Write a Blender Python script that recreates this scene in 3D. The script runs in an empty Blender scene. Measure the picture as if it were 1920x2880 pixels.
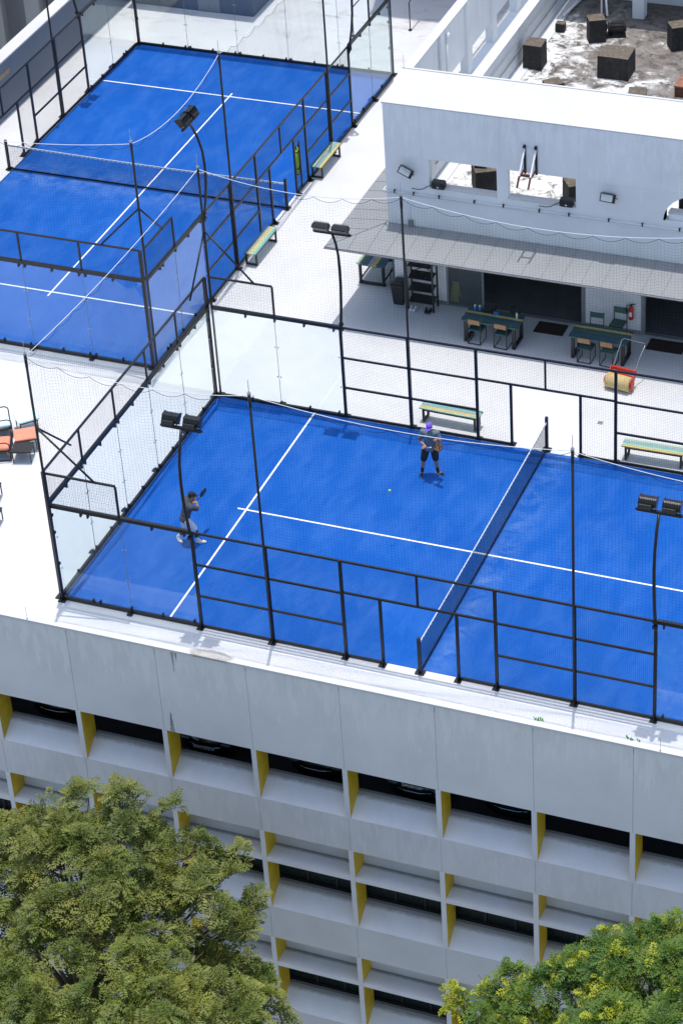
import bpy, bmesh, math, random
from mathutils import Vector, Matrix
R = math.radians
rnd = random.Random(7)
SC = bpy.context.scene
COL = SC.collection

# ------------------------------------------------------------------ camera, sky, sun, exposure
cam_d = bpy.data.cameras.new("camera")
cam = bpy.data.objects.new("camera", cam_d); COL.objects.link(cam)
cam.matrix_world = Matrix(((0.92812054, -0.17128943, 0.33053319, 28.49339),
                           (0.36768706, 0.56080198, -0.74182704, -45.72968),
                           (-0.05829654, 0.81003769, 0.58347275, 40.42828),
                           (0, 0, 0, 1)))
cam_d.sensor_fit = 'VERTICAL'; cam_d.sensor_height = 36.0
cam_d.lens = 7165.4935 / 2880 * 36
cam_d.clip_start = 0.5; cam_d.clip_end = 2000
SC.camera = cam

SUN_DIR = Vector((-0.03, 0.112, 1.0)).normalized()
elev = math.asin(SUN_DIR.z); azim = math.atan2(SUN_DIR.x, SUN_DIR.y)
w = bpy.data.worlds.new("World"); SC.world = w; w.use_nodes = True
nt = w.node_tree; nt.nodes.clear()
sky = nt.nodes.new("ShaderNodeTexSky"); sky.sky_type = 'NISHITA'; sky.sun_disc = False
sky.sun_elevation = elev; sky.sun_rotation = azim; sky.air_density = 1.2; sky.dust_density = 2.2; sky.ozone_density = 1.0
bg = nt.nodes.new("ShaderNodeBackground"); bg.inputs['Strength'].default_value = 0.15
wo = nt.nodes.new("ShaderNodeOutputWorld")
nt.links.new(sky.outputs[0], bg.inputs[0]); nt.links.new(bg.outputs[0], wo.inputs[0])
sun_d = bpy.data.lights.new("sun", 'SUN'); sun_d.energy = 2.3; sun_d.angle = R(0.53); sun_d.color = (1.0, 0.96, 0.91)
sun = bpy.data.objects.new("sun", sun_d); COL.objects.link(sun)
sun.rotation_euler = SUN_DIR.to_track_quat('Z', 'Y').to_euler(); sun.location = (0, 0, 60)
SC.view_settings.view_transform = 'Standard'; SC.view_settings.look = 'None'
SC.view_settings.exposure = 0.43; SC.view_settings.gamma = 1.0
SC.render.engine = 'CYCLES'
SC.cycles.max_bounces = 10; SC.cycles.transparent_max_bounces = 24

# ------------------------------------------------------------------ materials
def new_mat(name):
    m = bpy.data.materials.new(name); m.use_nodes = True
    t = m.node_tree; b = t.nodes["Principled BSDF"]
    return m, t, b
def nd(t, typ, **k):
    n = t.nodes.new(typ)
    for a, v in k.items(): setattr(n, a, v)
    return n
def noise(t, vec, scale, detail=4, rough=.6, dist=0):
    n = nd(t, "ShaderNodeTexNoise"); n.inputs['Scale'].default_value = scale
    n.inputs['Detail'].default_value = detail; n.inputs['Roughness'].default_value = rough
    n.inputs['Distortion'].default_value = dist
    if vec is not None: t.links.new(vec, n.inputs['Vector'])
    return n.outputs['Fac']
def ramp(t, fac, stops):
    r = nd(t, "ShaderNodeValToRGB"); e = r.color_ramp.elements
    while len(e) < len(stops): e.new(.5)
    for i, (p, c) in enumerate(stops):
        e[i].position = p; e[i].color = (c, c, c, 1) if not isinstance(c, tuple) else (*c, 1)
    t.links.new(fac, r.inputs[0]); return r.outputs['Color']
def mix(t, fac, a, b, mode='MIX'):
    n = nd(t, "ShaderNodeMix", data_type='RGBA', blend_type=mode)
    for idx, v in ((0, fac), (6, a), (7, b)):
        s = n.inputs[idx]
        if isinstance(v, (int, float)): s.default_value = v
        elif isinstance(v, tuple): s.default_value = (*v, 1)
        else: t.links.new(v, s)
    return n.outputs[2]
def math_(t, op, a, b=None, c=None, clamp=False):
    n = nd(t, "ShaderNodeMath", operation=op, use_clamp=clamp)
    for i, v in enumerate((a, b, c)):
        if v is None: continue
        if isinstance(v, (int, float)): n.inputs[i].default_value = v
        else: t.links.new(v, n.inputs[i])
    return n.outputs[0]
def mapping(t, vec, scale=(1, 1, 1), loc=(0, 0, 0), rot=(0, 0, 0)):
    n = nd(t, "ShaderNodeMapping"); n.inputs['Scale'].default_value = scale
    n.inputs['Location'].default_value = loc; n.inputs['Rotation'].default_value = rot
    t.links.new(vec, n.inputs['Vector']); return n.outputs[0]
def world_pos(t): return nd(t, "ShaderNodeNewGeometry").outputs['Position']
def obj_pos(t): return nd(t, "ShaderNodeTexCoord").outputs['Object']
def bump(t, b, h, strength=.3, dist=.02):
    n = nd(t, "ShaderNodeBump"); n.inputs['Strength'].default_value = strength; n.inputs['Distance'].default_value = dist
    t.links.new(h, n.inputs['Height']); t.links.new(n.outputs[0], b.inputs['Normal'])
def pm(name, col, rough=.6, var=.12, vs=4.0, metal=0.0, spec=.5, bmp=0, bs=40, wpos=False):
    m, t, b = new_mat(name)
    vec = world_pos(t) if wpos else obj_pos(t)
    f = noise(t, vec, vs, 5)
    lo = tuple(c * (1 - var) for c in col); hi = tuple(min(1, c * (1 + var)) for c in col)
    t.links.new(ramp(t, f, [(.3, lo), (.7, hi)]), b.inputs['Base Color'])
    t.links.new(ramp(t, noise(t, vec, vs * 3, 3), [(.2, max(.02, rough - .1)), (.8, min(1, rough + .1))]), b.inputs['Roughness'])
    b.inputs['Metallic'].default_value = metal; b.inputs['Specular IOR Level'].default_value = spec
    if bmp: bump(t, b, noise(t, vec, bs, 3), bmp)
    return m

M = {}
M['black'] = pm("black_painted_steel", (.011, .012, .014), .42, .25, 6)
M['wire'] = pm("black_wire", (.012, .013, .016), .6, .2, 5)
M['netcord'] = pm("black_net_cord", (.014, .015, .018), .9, .2, 5)
M['rope'] = pm("white_rope", (.72, .74, .78), .8, .1, 20)
M['white'] = pm("white_paint", (.78, .79, .80), .6, .05, 3)
M['line'] = pm("white_line_turf", (.80, .81, .82), .9, .08, 30)
M['steel'] = pm("galvanised_steel", (.45, .46, .47), .35, .15, 12, metal=.9)
M['plastic'] = pm("dark_plastic", (.016, .018, .02), .45, .2, 8)
M['grey'] = pm("grey_metal", (.22, .23, .24), .5, .12, 8)
M['dglass'] = pm("dark_lamp_glass", (.012, .018, .018), .3, .1, 4, spec=.25)
M['lglass'] = pm("pale_lamp_glass", (.42, .46, .48), .25, .08, 9)
M['yellow'] = pm("yellow_paint", (.68, .46, .018), .6, .16, 2.5)
M['skin'] = pm("skin", (.38, .20, .13), .55, .12, 9)
M['tan'] = pm("tan_skin", (.33, .16, .09), .55, .12, 9)
M['hair'] = pm("dark_hair", (.015, .012, .01), .6, .2, 30)
M['red'] = pm("red_paint", (.52, .025, .015), .4, .12, 7)
M['mat'] = pm("brown_coir_mat", (.022, .012, .008), .95, .35, 60, bmp=.6, bs=200)
M['lamp_hood'] = pm("black_lamp_housing", (.008, .009, .011), .28, .2, 8)

def turf():
    m, t, b = new_mat("blue_turf"); v = world_pos(t)
    big = noise(t, v, .33, 5, .6, .6)
    mid = noise(t, mapping(t, v, (1.3, .55, 1)), 1.2, 6, .65, .4)
    fine = noise(t, v, 42, 3, .7)
    speck = noise(t, v, 110, 2, .6)
    c = ramp(t, big, [(.3, (.005, .090, .395)), (.55, (.007, .101, .425)), (.78, (.012, .118, .46))])
    sand = math_(t, 'MULTIPLY', ramp(t, mid, [(.42, 0.), (.78, .8)]), ramp(t, fine, [(.35, .2), (.7, 1.)]))
    c = mix(t, sand, c, (.07, .20, .56))
    sp = nd(t, "ShaderNodeSeparateXYZ"); t.links.new(v, sp.inputs[0])          # swept-up sand lies along the nets
    n1 = math_(t, 'SUBTRACT', 1.0, math_(t, 'MULTIPLY', math_(t, 'ABSOLUTE', math_(t, 'SUBTRACT', sp.outputs['Y'], 20.7)), .75), clamp=True)
    n2 = math_(t, 'SUBTRACT', 1.0, math_(t, 'MULTIPLY', math_(t, 'ABSOLUTE', math_(t, 'SUBTRACT', sp.outputs['X'], 10.35)), 1.6), clamp=True)
    nn = math_(t, 'MAXIMUM', n1, n2)
    c = mix(t, math_(t, 'MULTIPLY', nn, math_(t, 'MULTIPLY', ramp(t, noise(t, v, 1.6, 6, .7, .6), [(.42, 0.), (.70, .8)]), ramp(t, fine, [(.3, .3), (.7, 1.)]))), c, (.20, .33, .60))
    c = mix(t, math_(t, 'MULTIPLY', ramp(t, speck, [(.30, .55), (.55, 0.)]), 1), c, (.004, .050, .29))
    c = mix(t, ramp(t, speck, [(.66, 0.), (.8, .5)]), c, (.09, .22, .60))
    t.links.new(c, b.inputs['Base Color']); b.inputs['Roughness'].default_value = .85
    b.inputs['Specular IOR Level'].default_value = .12
    bump(t, b, fine, .5, .02)
    return m
M['turf'] = turf()

def deck():
    m, t, b = new_mat("white_deck_coating"); v = world_pos(t)
    n1 = noise(t, v, .5, 6, .65, .5); n2 = noise(t, v, 7, 5, .7); n3 = noise(t, mapping(t, v, (1, .5, 1)), 1.7, 7, .75, 1.)
    c = ramp(t, n1, [(.3, (.595, .61, .62)), (.65, (.665, .672, .678))])
    c = mix(t, ramp(t, n2, [(.55, 0.), (.8, .3)]), c, (.48, .48, .48))
    c = mix(t, ramp(t, n3, [(.60, 0.), (.78, .45)]), c, (.44, .425, .40))
    sep = nd(t, "ShaderNodeSeparateXYZ"); t.links.new(v, sep.inputs[0])
    # brown stains towards the back of the roof
    back = math_(t, 'MULTIPLY', math_(t, 'SUBTRACT', sep.outputs['Y'], 29.5), .22, clamp=True)
    st = math_(t, 'MULTIPLY', back, ramp(t, noise(t, mapping(t, v, (.8, 1.6, 1), (3, 1, 0)), .75, 7, .7, .8), [(.54, 0.), (.7, .55)]))
    c = mix(t, st, c, (.30, .22, .15))
    # dried puddle on the front edge
    d = nd(t, "ShaderNodeVectorMath", operation='DISTANCE')
    t.links.new(mapping(t, v, (1, 3.2, 0)), d.inputs[0]); d.inputs[1].default_value = (4.7, -3.35, 0)
    dd = math_(t, 'ADD', d.outputs['Value'], math_(t, 'MULTIPLY', noise(t, v, 5, 5, .7), .5))
    pud = ramp(t, math_(t, 'MULTIPLY', dd, .8), [(.45, .7), (.62, .95), (.72, 0.)])
    c = mix(t, math_(t, 'MULTIPLY', pud, ramp(t, n2, [(.3, .5), (.7, 1.)])), c, (.27, .245, .20))
    t.links.new(c, b.inputs['Base Color']); b.inputs['Roughness'].default_value = .62
    bump(t, b, n2, .08, .01)
    return m
M['deck'] = deck()

def facade(name, col, streak_top=None, streak=.5):
    m, t, b = new_mat(name); v = world_pos(t)
    n1 = noise(t, v, .7, 5, .6); n2 = noise(t, mapping(t, v, (1, 1, .18)), 5.0, 6, .7); n3 = noise(t, v, 14, 5, .7)
    c = ramp(t, n1, [(.3, tuple(x * .93 for x in col)), (.7, tuple(x * 1.05 for x in col))])
    c = mix(t, ramp(t, n3, [(.55, 0.), (.8, .2)]), c, tuple(x * .8 for x in col))
    if streak_top is not None:
        sep = nd(t, "ShaderNodeSeparateXYZ"); t.links.new(v, sep.inputs[0])
        down = math_(t, 'MULTIPLY', math_(t, 'SUBTRACT', streak_top, sep.outputs['Z']), .6)
        lim = math_(t, 'SUBTRACT', n2, math_(t, 'MULTIPLY', down, .16))
        c = mix(t, math_(t, 'MULTIPLY', ramp(t, lim, [(.42, 0.), (.50, 1.)]), streak), c, tuple(x * 1.12 for x in col))
        drip = noise(t, mapping(t, v, (1, 1, .10), (4, 0, 0)), 8.5, 4, .6)
        c = mix(t, ramp(t, math_(t, 'SUBTRACT', drip, math_(t, 'MULTIPLY', down, .07)), [(.58, 0.), (.70, .26 * streak)]), c, tuple(x * .66 for x in col))
    if name == "grey_white_facade":       # two damp marks at one joint
        for (xm, za, zb_, wd) in ((3.36, -2.15, -2.86, .06), (3.62, -.05, -.75, .05), (3.72, -.05, -.42, .03)):
            g1 = math_(t, 'MULTIPLY', math_(t, 'ABSOLUTE', math_(t, 'SUBTRACT', sep.outputs['X'], xm)), 1/wd)
            fz = math_(t, 'DIVIDE', math_(t, 'SUBTRACT', za, sep.outputs['Z']), za-zb_)
            inz = math_(t, 'MULTIPLY', math_(t, 'GREATER_THAN', fz, 0), math_(t, 'LESS_THAN', fz, 1))
            wid = math_(t, 'ADD', fz, .15) if za < -1 else math_(t, 'SUBTRACT', 1.1, fz)
            k = math_(t, 'MULTIPLY', math_(t, 'LESS_THAN', math_(t, 'ADD', g1, math_(t, 'MULTIPLY', math_(t, 'SUBTRACT', n3, .5), 1.6)), wid), inz)
            c = mix(t, math_(t, 'MULTIPLY', k, ramp(t, n2, [(.3, .35), (.6, .8)])), c, (.10, .11, .11))
    t.links.new(c, b.inputs['Base Color']); b.inputs['Roughness'].default_value = .75
    bump(t, b, n3, .06, .01)
    return m
M['facade'] = facade("grey_white_facade", (.75, .75, .745), -.05, .6)
M['facade2'] = facade("grey_white_spandrel", (.66, .665, .67), -4.5, .5)
M['fin'] = facade("pale_fin", (.72, .73, .75))
M['pent'] = facade("white_wall_streaked", (.80, .81, .81), 6.8, .5)
M['pentw'] = facade("white_roof_slab", (.58, .58, .57), 7.5, .2)
M['block'] = facade("white_block_wall", (.66, .68, .69), 4.4, .4)
def ledge():
    m, t, b = new_mat("pale_ledge"); v = world_pos(t)
    n1 = noise(t, v, 1.2, 6, .7); n2 = noise(t, v, 6, 6, .75)
    sep = nd(t, "ShaderNodeSeparateXYZ"); t.links.new(v, sep.inputs[0])
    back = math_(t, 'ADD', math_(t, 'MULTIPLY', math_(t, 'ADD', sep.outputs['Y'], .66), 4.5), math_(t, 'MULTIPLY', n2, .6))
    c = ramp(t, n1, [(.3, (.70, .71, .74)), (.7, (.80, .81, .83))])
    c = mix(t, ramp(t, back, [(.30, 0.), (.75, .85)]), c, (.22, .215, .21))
    c = mix(t, ramp(t, n2, [(.66, 0.), (.8, .4)]), c, (.36, .35, .35))
    t.links.new(c, b.inputs['Base Color']); b.inputs['Roughness'].default_value = .7
    return m
M['ledge'] = ledge()
M['inside'] = pm("shade_dark_concrete", (.06, .062, .064), .9, .2, 2)  # coloured dark so the parking levels read as deep shade
def dirty_roof():
    m, t, b = new_mat("stained_white_roof"); v = world_pos(t)
    a = noise(t, v, .55, 8, .72, .9); c2 = noise(t, v, 2.6, 8, .75, .6); c3 = noise(t, v, 16, 5, .7)
    c = ramp(t, c3, [(.3, (.60, .60, .59)), (.7, (.76, .76, .75))])
    sep = nd(t, "ShaderNodeSeparateXYZ"); t.links.new(v, sep.inputs[0])
    gx = math_(t, 'MULTIPLY', math_(t, 'ADD', math_(t, 'SUBTRACT', sep.outputs['X'], 7.), math_(t, 'MULTIPLY', math_(t, 'SUBTRACT', sep.outputs['Y'], 27.), .8)), .032)
    k = math_(t, 'ADD', math_(t, 'ADD', math_(t, 'MULTIPLY', a, .75), math_(t, 'MULTIPLY', c2, .35)), gx)
    c = mix(t, ramp(t, k, [(.49, 0.), (.56, .72), (.70, .93)]), c, (.060, .047, .038))
    c = mix(t, ramp(t, c2, [(.515, 0.), (.60, .85)]), c, (.05, .045, .04))
    c = mix(t, math_(t, 'MULTIPLY', ramp(t, k, [(.5, 0.), (.6, .7)]), ramp(t, noise(t, v, 5.5, 7, .8), [(.48, 0.), (.62, 1.)])), c, (.23, .175, .13))
    t.links.new(c, b.inputs['Base Color']); b.inputs['Roughness'].default_value = .8
    bump(t, b, c3, .2, .02)
    return m
M['roof'] = dirty_roof()
def plinth():
    m, t, b = new_mat("blackened_concrete"); v = obj_pos(t)
    n = noise(t, v, 6, 6, .75); n2 = noise(t, mapping(t, v, (1, 1, .2)), 12, 4, .6)
    c = ramp(t, n, [(.3, (.012, .012, .012)), (.6, (.028, .027, .026)), (.8, (.09, .088, .08))])
    c = mix(t, ramp(t, n2, [(.66, 0.), (.78, .5)]), c, (.15, .15, .13))
    t.links.new(c, b.inputs['Base Color']); b.inputs['Roughness'].default_value = .85; bump(t, b, n, .4, .03)
    m2, t, b = new_mat("lichened_concrete_top"); v = obj_pos(t); n = noise(t, v, 9, 7, .8)
    t.links.new(ramp(t, n, [(.3, (.06, .05, .04)), (.55, (.15, .125, .095)), (.72, (.30, .25, .17))]), b.inputs['Base Color'])
    b.inputs['Roughness'].default_value = .9; bump(t, b, n, .5, .03)
    return m, m2
M['plinth'], M['plinth_top'] = plinth()
def sheet():
    m, t, b = new_mat("pale_grey_roof_sheet"); v = world_pos(t)
    n = noise(t, v, 1.1, 6, .7); n2 = noise(t, v, 9, 6, .7)
    c = ramp(t, n, [(.3, (.235, .25, .255)), (.7, (.275, .285, .29))])
    c = mix(t, ramp(t, n2, [(.5, 0.), (.8, .25)]), c, (.26, .27, .27))
    t.links.new(c, b.inputs['Base Color']); b.inputs['Roughness'].default_value = .55
    return m
M['sheet'] = sheet()
def wood(name, col):
    m, t, b = new_mat(name); v = obj_pos(t)
    g = noise(t, mapping(t, v, (1.2, 14, 6)), 3.5, 6, .7); n = noise(t, v, 5, 4)
    c = ramp(t, g, [(.25, tuple(x * .6 for x in col)), (.6, col), (.8, tuple(min(1, x * 1.25 + .03) for x in col))])
    c = mix(t, ramp(t, n, [(.6, 0.), (.75, .4)]), c, (.30, .24, .15))
    t.links.new(c, b.inputs['Base Color']); b.inputs['Roughness'].default_value = .6
    return m
PL = [wood("turquoise_plank", (.22, .50, .45)), wood("blue_plank", (.05, .12, .19)), wood("yellow_plank", (.68, .53, .17)),
      wood("pale_green_plank", (.45, .60, .42)), wood("green_plank", (.06, .15, .115)), wood("grey_blue_plank", (.34, .42, .45)), wood("teal_plank", (.035, .115, .125))]
M['tanwood'] = wood("tan_wood", (.40, .22, .10))

def glass(name, tint=(.95, .975, .968), amount=.86, dust=.014):
    m = bpy.data.materials.new(name); m.use_nodes = True; t = m.node_tree; t.nodes.clear()
    out = nd(t, "ShaderNodeOutputMaterial"); tr = nd(t, "ShaderNodeBsdfTransparent"); gl = nd(t, "ShaderNodeBsdfGlossy")
    tr.inputs[0].default_value = (*tint, 1); gl.inputs['Roughness'].default_value = .004; gl.inputs[0].default_value = (.95, 1, .99, 1)
    ge = nd(t, "ShaderNodeNewGeometry"); dt = nd(t, "ShaderNodeVectorMath", operation='DOT_PRODUCT')
    t.links.new(ge.outputs['Normal'], dt.inputs[0]); t.links.new(ge.outputs['Incoming'], dt.inputs[1])
    cs = math_(t, 'SUBTRACT', 1.0, math_(t, 'ABSOLUTE', dt.outputs['Value']), clamp=True)   # Schlick reflectance, same on both faces of the pane
    f = math_(t, 'MULTIPLY', math_(t, 'ADD', math_(t, 'MULTIPLY', math_(t, 'POWER', cs, 5.0), .96), .042), amount, clamp=True)
    m1 = nd(t, "ShaderNodeMixShader"); t.links.new(f, m1.inputs[0]); t.links.new(tr.outputs[0], m1.inputs[1]); t.links.new(gl.outputs[0], m1.inputs[2])
    df = nd(t, "ShaderNodeBsdfDiffuse"); df.inputs[0].default_value = (.7, .75, .74, 1)
    m2 = nd(t, "ShaderNodeMixShader")
    dn = ramp(t, noise(t, world_pos(t), 2.2, 5), [(.3, dust * .6), (.7, dust * 1.3)])
    t.links.new(dn, m2.inputs[0]); t.links.new(m1.outputs[0], m2.inputs[1]); t.links.new(df.outputs[0], m2.inputs[2])
    t.links.new(m2.outputs[0], out.inputs[0])
    return m
M['glass'] = glass("court_glass")
M['doorglass'] = glass("door_glass", (.75, .8, .82), 1.2, .05)

def leafmat(name, c1, c2, c3):
    m, t, b = new_mat(name); v = world_pos(t)
    n = noise(t, v, .9, 4, .6); n2 = noise(t, v, 7, 3, .6)
    f = math_(t, 'ADD', math_(t, 'MULTIPLY', n, .6), math_(t, 'MULTIPLY', n2, .4))
    c = ramp(t, f, [(.34, c1), (.5, c2), (.66, c3)])
    t.links.new(c, b.inputs['Base Color']); b.inputs['Roughness'].default_value = .5; b.inputs['Specular IOR Level'].default_value = .35
    tl = nd(t, "ShaderNodeBsdfTranslucent"); t.links.new(mix(t, 1.0, c, (1., 1.05, .55), 'MULTIPLY'), tl.inputs[0])
    ms = nd(t, "ShaderNodeMixShader"); ms.inputs[0].default_value = .22
    out = [x for x in t.nodes if x.type == 'OUTPUT_MATERIAL'][0]
    t.links.new(b.outputs[0], ms.inputs[1]); t.links.new(tl.outputs[0], ms.inputs[2]); t.links.new(ms.outputs[0], out.inputs[0])
    return m
M['leaf_olive'] = leafmat("olive_leaves", (.056, .090, .019), (.142, .172, .035), (.29, .28, .064))
M['leaf_green'] = leafmat("green_leaves", (.060, .110, .017), (.145, .185, .030), (.28, .285, .045))
M['leaf_bright'] = leafmat("bright_leaves", (.040, .105, .016), (.088, .165, .022), (.22, .28, .03))
M['leaf_tip'] = leafmat("yellow_green_tips", (.20, .27, .025), (.36, .40, .03), (.52, .52, .04))
M['bark'] = pm("bark", (.10, .075, .055), .9, .3, 8, bmp=.5)

# ------------------------------------------------------------------ mesh builder
class MB:
    def __init__(s): s.v = []; s.f = []; s.m = []; s.sm = []
    def add(s, vs, fs, m=0, smooth=False):
        o = len(s.v); s.v += [tuple(p) for p in vs]
        for f in fs: s.f.append(tuple(i + o for i in f)); s.m.append(m); s.sm.append(smooth)
    def box(s, x0, x1, y0, y1, z0, z1, m=0, top=None, sidex=None):
        s.add([(x0,y0,z0),(x1,y0,z0),(x1,y1,z0),(x0,y1,z0),(x0,y0,z1),(x1,y0,z1),(x1,y1,z1),(x0,y1,z1)],
              [(0,3,2,1)], m)
        o = len(s.v) - 8
        for f, mm in (((4,5,6,7), m if top is None else top), ((0,1,5,4), m), ((2,3,7,6), m), ((1,2,6,5), m if sidex is None else sidex), ((3,0,4,7), m if sidex is None else sidex)):
            s.f.append(tuple(i + o for i in f)); s.m.append(mm); s.sm.append(False)
    def cbox(s, c, d, m=0, bev=0, **k):
        s.box(c[0]-d[0]/2, c[0]+d[0]/2, c[1]-d[1]/2, c[1]+d[1]/2, c[2]-d[2]/2, c[2]+d[2]/2, m, **k)
    def rbox(s, x0, x1, y0, y1, z0, z1, b=.02, m=0):
        # box with chamfered vertical and top edges
        def ring(i, z): return [(x0+i+b,y0+i,z),(x1-i-b,y0+i,z),(x1-i,y0+i+b,z),(x1-i,y1-i-b,z),(x1-i-b,y1-i,z),(x0+i+b,y1-i,z),(x0+i,y1-i-b,z),(x0+i,y0+i+b,z)]
        rs = [ring(b*.5, z0), ring(0, z0+b), ring(0, z1-b), ring(b*.5, z1-b*.3), ring(b, z1)]
        vs = [p for r in rs for p in r]; fs = [tuple(range(7,-1,-1)), tuple(range(32,40))]
        for k in range(4):
            for i in range(8):
                j = (i+1) % 8; fs.append((k*8+i, k*8+j, k*8+8+j, k*8+8+i))
        s.add(vs, fs, m)
    def beam(s, p, q, w, h, m=0, up=(0,0,1)):
        p, q = Vector(p), Vector(q); d = (q-p).normalized(); u = Vector(up)
        if abs(d.dot(u)) > .98: u = Vector((0,1,0))
        a = d.cross(u).normalized() * (w/2); b = a.cross(d).normalized() * (h/2)
        vs = [p-a-b,p+a-b,p+a+b,p-a+b,q-a-b,q+a-b,q+a+b,q-a+b]
        s.add(vs, [(0,1,2,3),(7,6,5,4),(0,4,5,1),(1,5,6,2),(2,6,7,3),(3,7,4,0)], m)
    def tube(s, pts, r, n=8, m=0, smooth=True, caps=True):
        pts = [Vector(p) for p in pts]; rs = r if isinstance(r, (list, tuple)) else [r]*len(pts)
        vs = []; prev = None
        for i, p in enumerate(pts):
            d = (pts[min(i+1,len(pts)-1)] - pts[max(i-1,0)]).normalized()
            if prev is None:
                u = Vector((0,0,1)) if abs(d.z) < .9 else Vector((1,0,0)); a = d.cross(u).normalized()
            else: a = (prev - d*prev.dot(d)).normalized()
            b = d.cross(a); prev = a
            for k in range(n):
                t = 2*math.pi*k/n; vs.append(p + a*(rs[i]*math.cos(t)) + b*(rs[i]*math.sin(t)))
        fs = []
        for i in range(len(pts)-1):
            for k in range(n):
                j = (k+1) % n; fs.append((i*n+k, i*n+j, i*n+n+j, i*n+n+k))
        s.add(vs, fs, m, smooth)
        if caps:
            o = len(s.v) - len(vs)
            for f in (tuple(range(n-1,-1,-1)), tuple(range((len(pts)-1)*n, len(pts)*n))):
                s.f.append(tuple(i+o for i in f)); s.m.append(m); s.sm.append(False)
    def ell(s, c, r, n=12, k=8, m=0, mat=None):
        vs = []; fs = []; c = Vector(c)
        for i in range(k+1):
            ph = math.pi*i/k
            for j in range(n):
                th = 2*math.pi*j/n
                p = Vector((r[0]*math.sin(ph)*math.cos(th), r[1]*math.sin(ph)*math.sin(th), r[2]*math.cos(ph)))
                if mat is not None: p = mat @ p
                vs.append(c+p)
        for i in range(k):
            for j in range(n):
                jj = (j+1) % n
                fs.append((i*n+j, (i+1)*n+j, (i+1)*n+jj, i*n+jj))
        s.add(vs, fs, m, True)
    def prism(s, poly, axis, a, b, m=0, smooth=False):
        # poly: 2D points; axis 'x': (y,z); 'y': (x,z); 'z': (x,y)
        def P(p, t): return {'x': (t,p[0],p[1]), 'y': (p[0],t,p[1]), 'z': (p[0],p[1],t)}[axis]
        n = len(poly); vs = [P(p,a) for p in poly]+[P(p,b) for p in poly]
        s.add(vs, [tuple(range(n)), tuple(range(2*n-1,n-1,-1))], m)
        o = len(s.v)-2*n
        for i in range(n):
            j = (i+1) % n; s.f.append((o+i,o+n+i,o+n+j,o+j)); s.m.append(m); s.sm.append(smooth)
    def mesh(s, name, mats):
        me = bpy.data.meshes.new(name); me.from_pydata(s.v, [], s.f)
        for m in mats: me.materials.append(m)
        me.polygons.foreach_set('material_index', s.m); me.polygons.foreach_set('use_smooth', s.sm)
        bm = bmesh.new(); bm.from_mesh(me); bmesh.ops.recalc_face_normals(bm, faces=bm.faces); bm.to_mesh(me); bm.free()
        me.update(); return me
    def raw(s, name, mats):
        me = bpy.data.meshes.new(name); me.from_pydata(s.v, [], s.f)
        for m in mats: me.materials.append(m)
        me.polygons.foreach_set('material_index', s.m); me.update(); return me
    def build(s, name, mats, parent=None, kind=None, fast=False):
        if not isinstance(mats, (list, tuple)): mats = [mats]
        o = bpy.data.objects.new(name, (s.raw if fast else s.mesh)(name, mats)); COL.objects.link(o)
        if parent: o.parent = parent
        if kind: o['kind'] = kind
        return o

def tag(o, label, cat, group=None):
    o['label'] = label; o['category'] = cat
    if group: o['group'] = group
    return o
def thing(name, label, cat, loc=(0,0,0), rz=0, group=None):
    o = bpy.data.objects.new(name, None); COL.objects.link(o)
    o.empty_display_size = .3
    o.location = loc; o.rotation_euler = (0,0,rz)
    return tag(o, label, cat, group)
def dup(root, loc, rz, label, group=None):
    def cp(o, par):
        c = o.copy(); COL.objects.link(c)
        if par: c.parent = par
        for ch in [x for x in list(COL.objects) if x.parent == o and x != c]: cp(ch, c)
        return c
    r = cp(root, None); r.location = loc; r.rotation_euler = (0,0,rz); r['label'] = label
    if group: r['group'] = group
    return r
def one(mb, mats, *sub): return mb, mats

def fused(name, mb, mats, parent, voxel=.009, it=4):
    me = mb.mesh(name, mats); o = bpy.data.objects.new(name, me); COL.objects.link(o)
    r = o.modifiers.new("r", 'REMESH'); r.mode = 'VOXEL'; r.voxel_size = voxel; r.use_smooth_shade = True
    sm = o.modifiers.new("s", 'SMOOTH'); sm.factor = .5; sm.iterations = it
    dg = bpy.context.evaluated_depsgraph_get()
    me2 = bpy.data.meshes.new_from_object(o.evaluated_get(dg)); me2.name = name
    o.modifiers.clear(); o.data = me2
    bpy.data.meshes.remove(me)
    if not me2.materials:
        for m in mats: me2.materials.append(m)
    if parent: o.parent = parent
    return o

# ------------------------------------------------------------------ ground, deck
g = MB(); g.add([(-400,-400,-19),(400,-400,-19),(400,400,-19),(-400,400,-19)], [(0,1,2,3)])
M['street'] = pm("pale_pavement", (.17, .175, .17), .9, .25, .15, wpos=True)
g.build('ground', M['street'], kind='structure')
d = MB(); d.box(-15.4, 22.5, -1.135, 46, -.085, -.018); d.box(-15.4, 22.5, -1.165, -1.136, -.085, -.02)
d.build('roof_deck', M['deck'], kind='structure')

# courts
def court(ox, oy, lx, ly):
    m = MB(); m.box(ox, ox+lx, oy, oy+ly, -.016, 0)
    c = m.build('court_surface', M['turf'], kind='structure')
    return c
c1 = court(0, 0, 20, 10); c2 = court(-12.47, 10.92, 10, 20)
def line(par, x0, x1, y0, y1):
    m = MB(); m.box(x0, x1, y0, y1, .0005, .005); m.build('court_line', M['line'], par)
line(c1, 3.025, 3.08, .02, 9.98); line(c1, 16.92, 16.975, .02, 9.98)
line(c1, 2.80, 3.024, 4.975, 5.03); line(c1, 3.081, 16.919, 4.975, 5.03); line(c1, 16.976, 17.2, 4.975, 5.03)
cx = -7.47
line(c2, -12.45, -2.49, 13.945, 14.0); line(c2, -12.45, -2.49, 27.84, 27.895)
line(c2, cx-.027, cx+.027, 13.72, 13.944); line(c2, cx-.027, cx+.027, 14.001, 27.839); line(c2, cx-.027, cx+.027, 27.896, 28.12)

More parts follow.
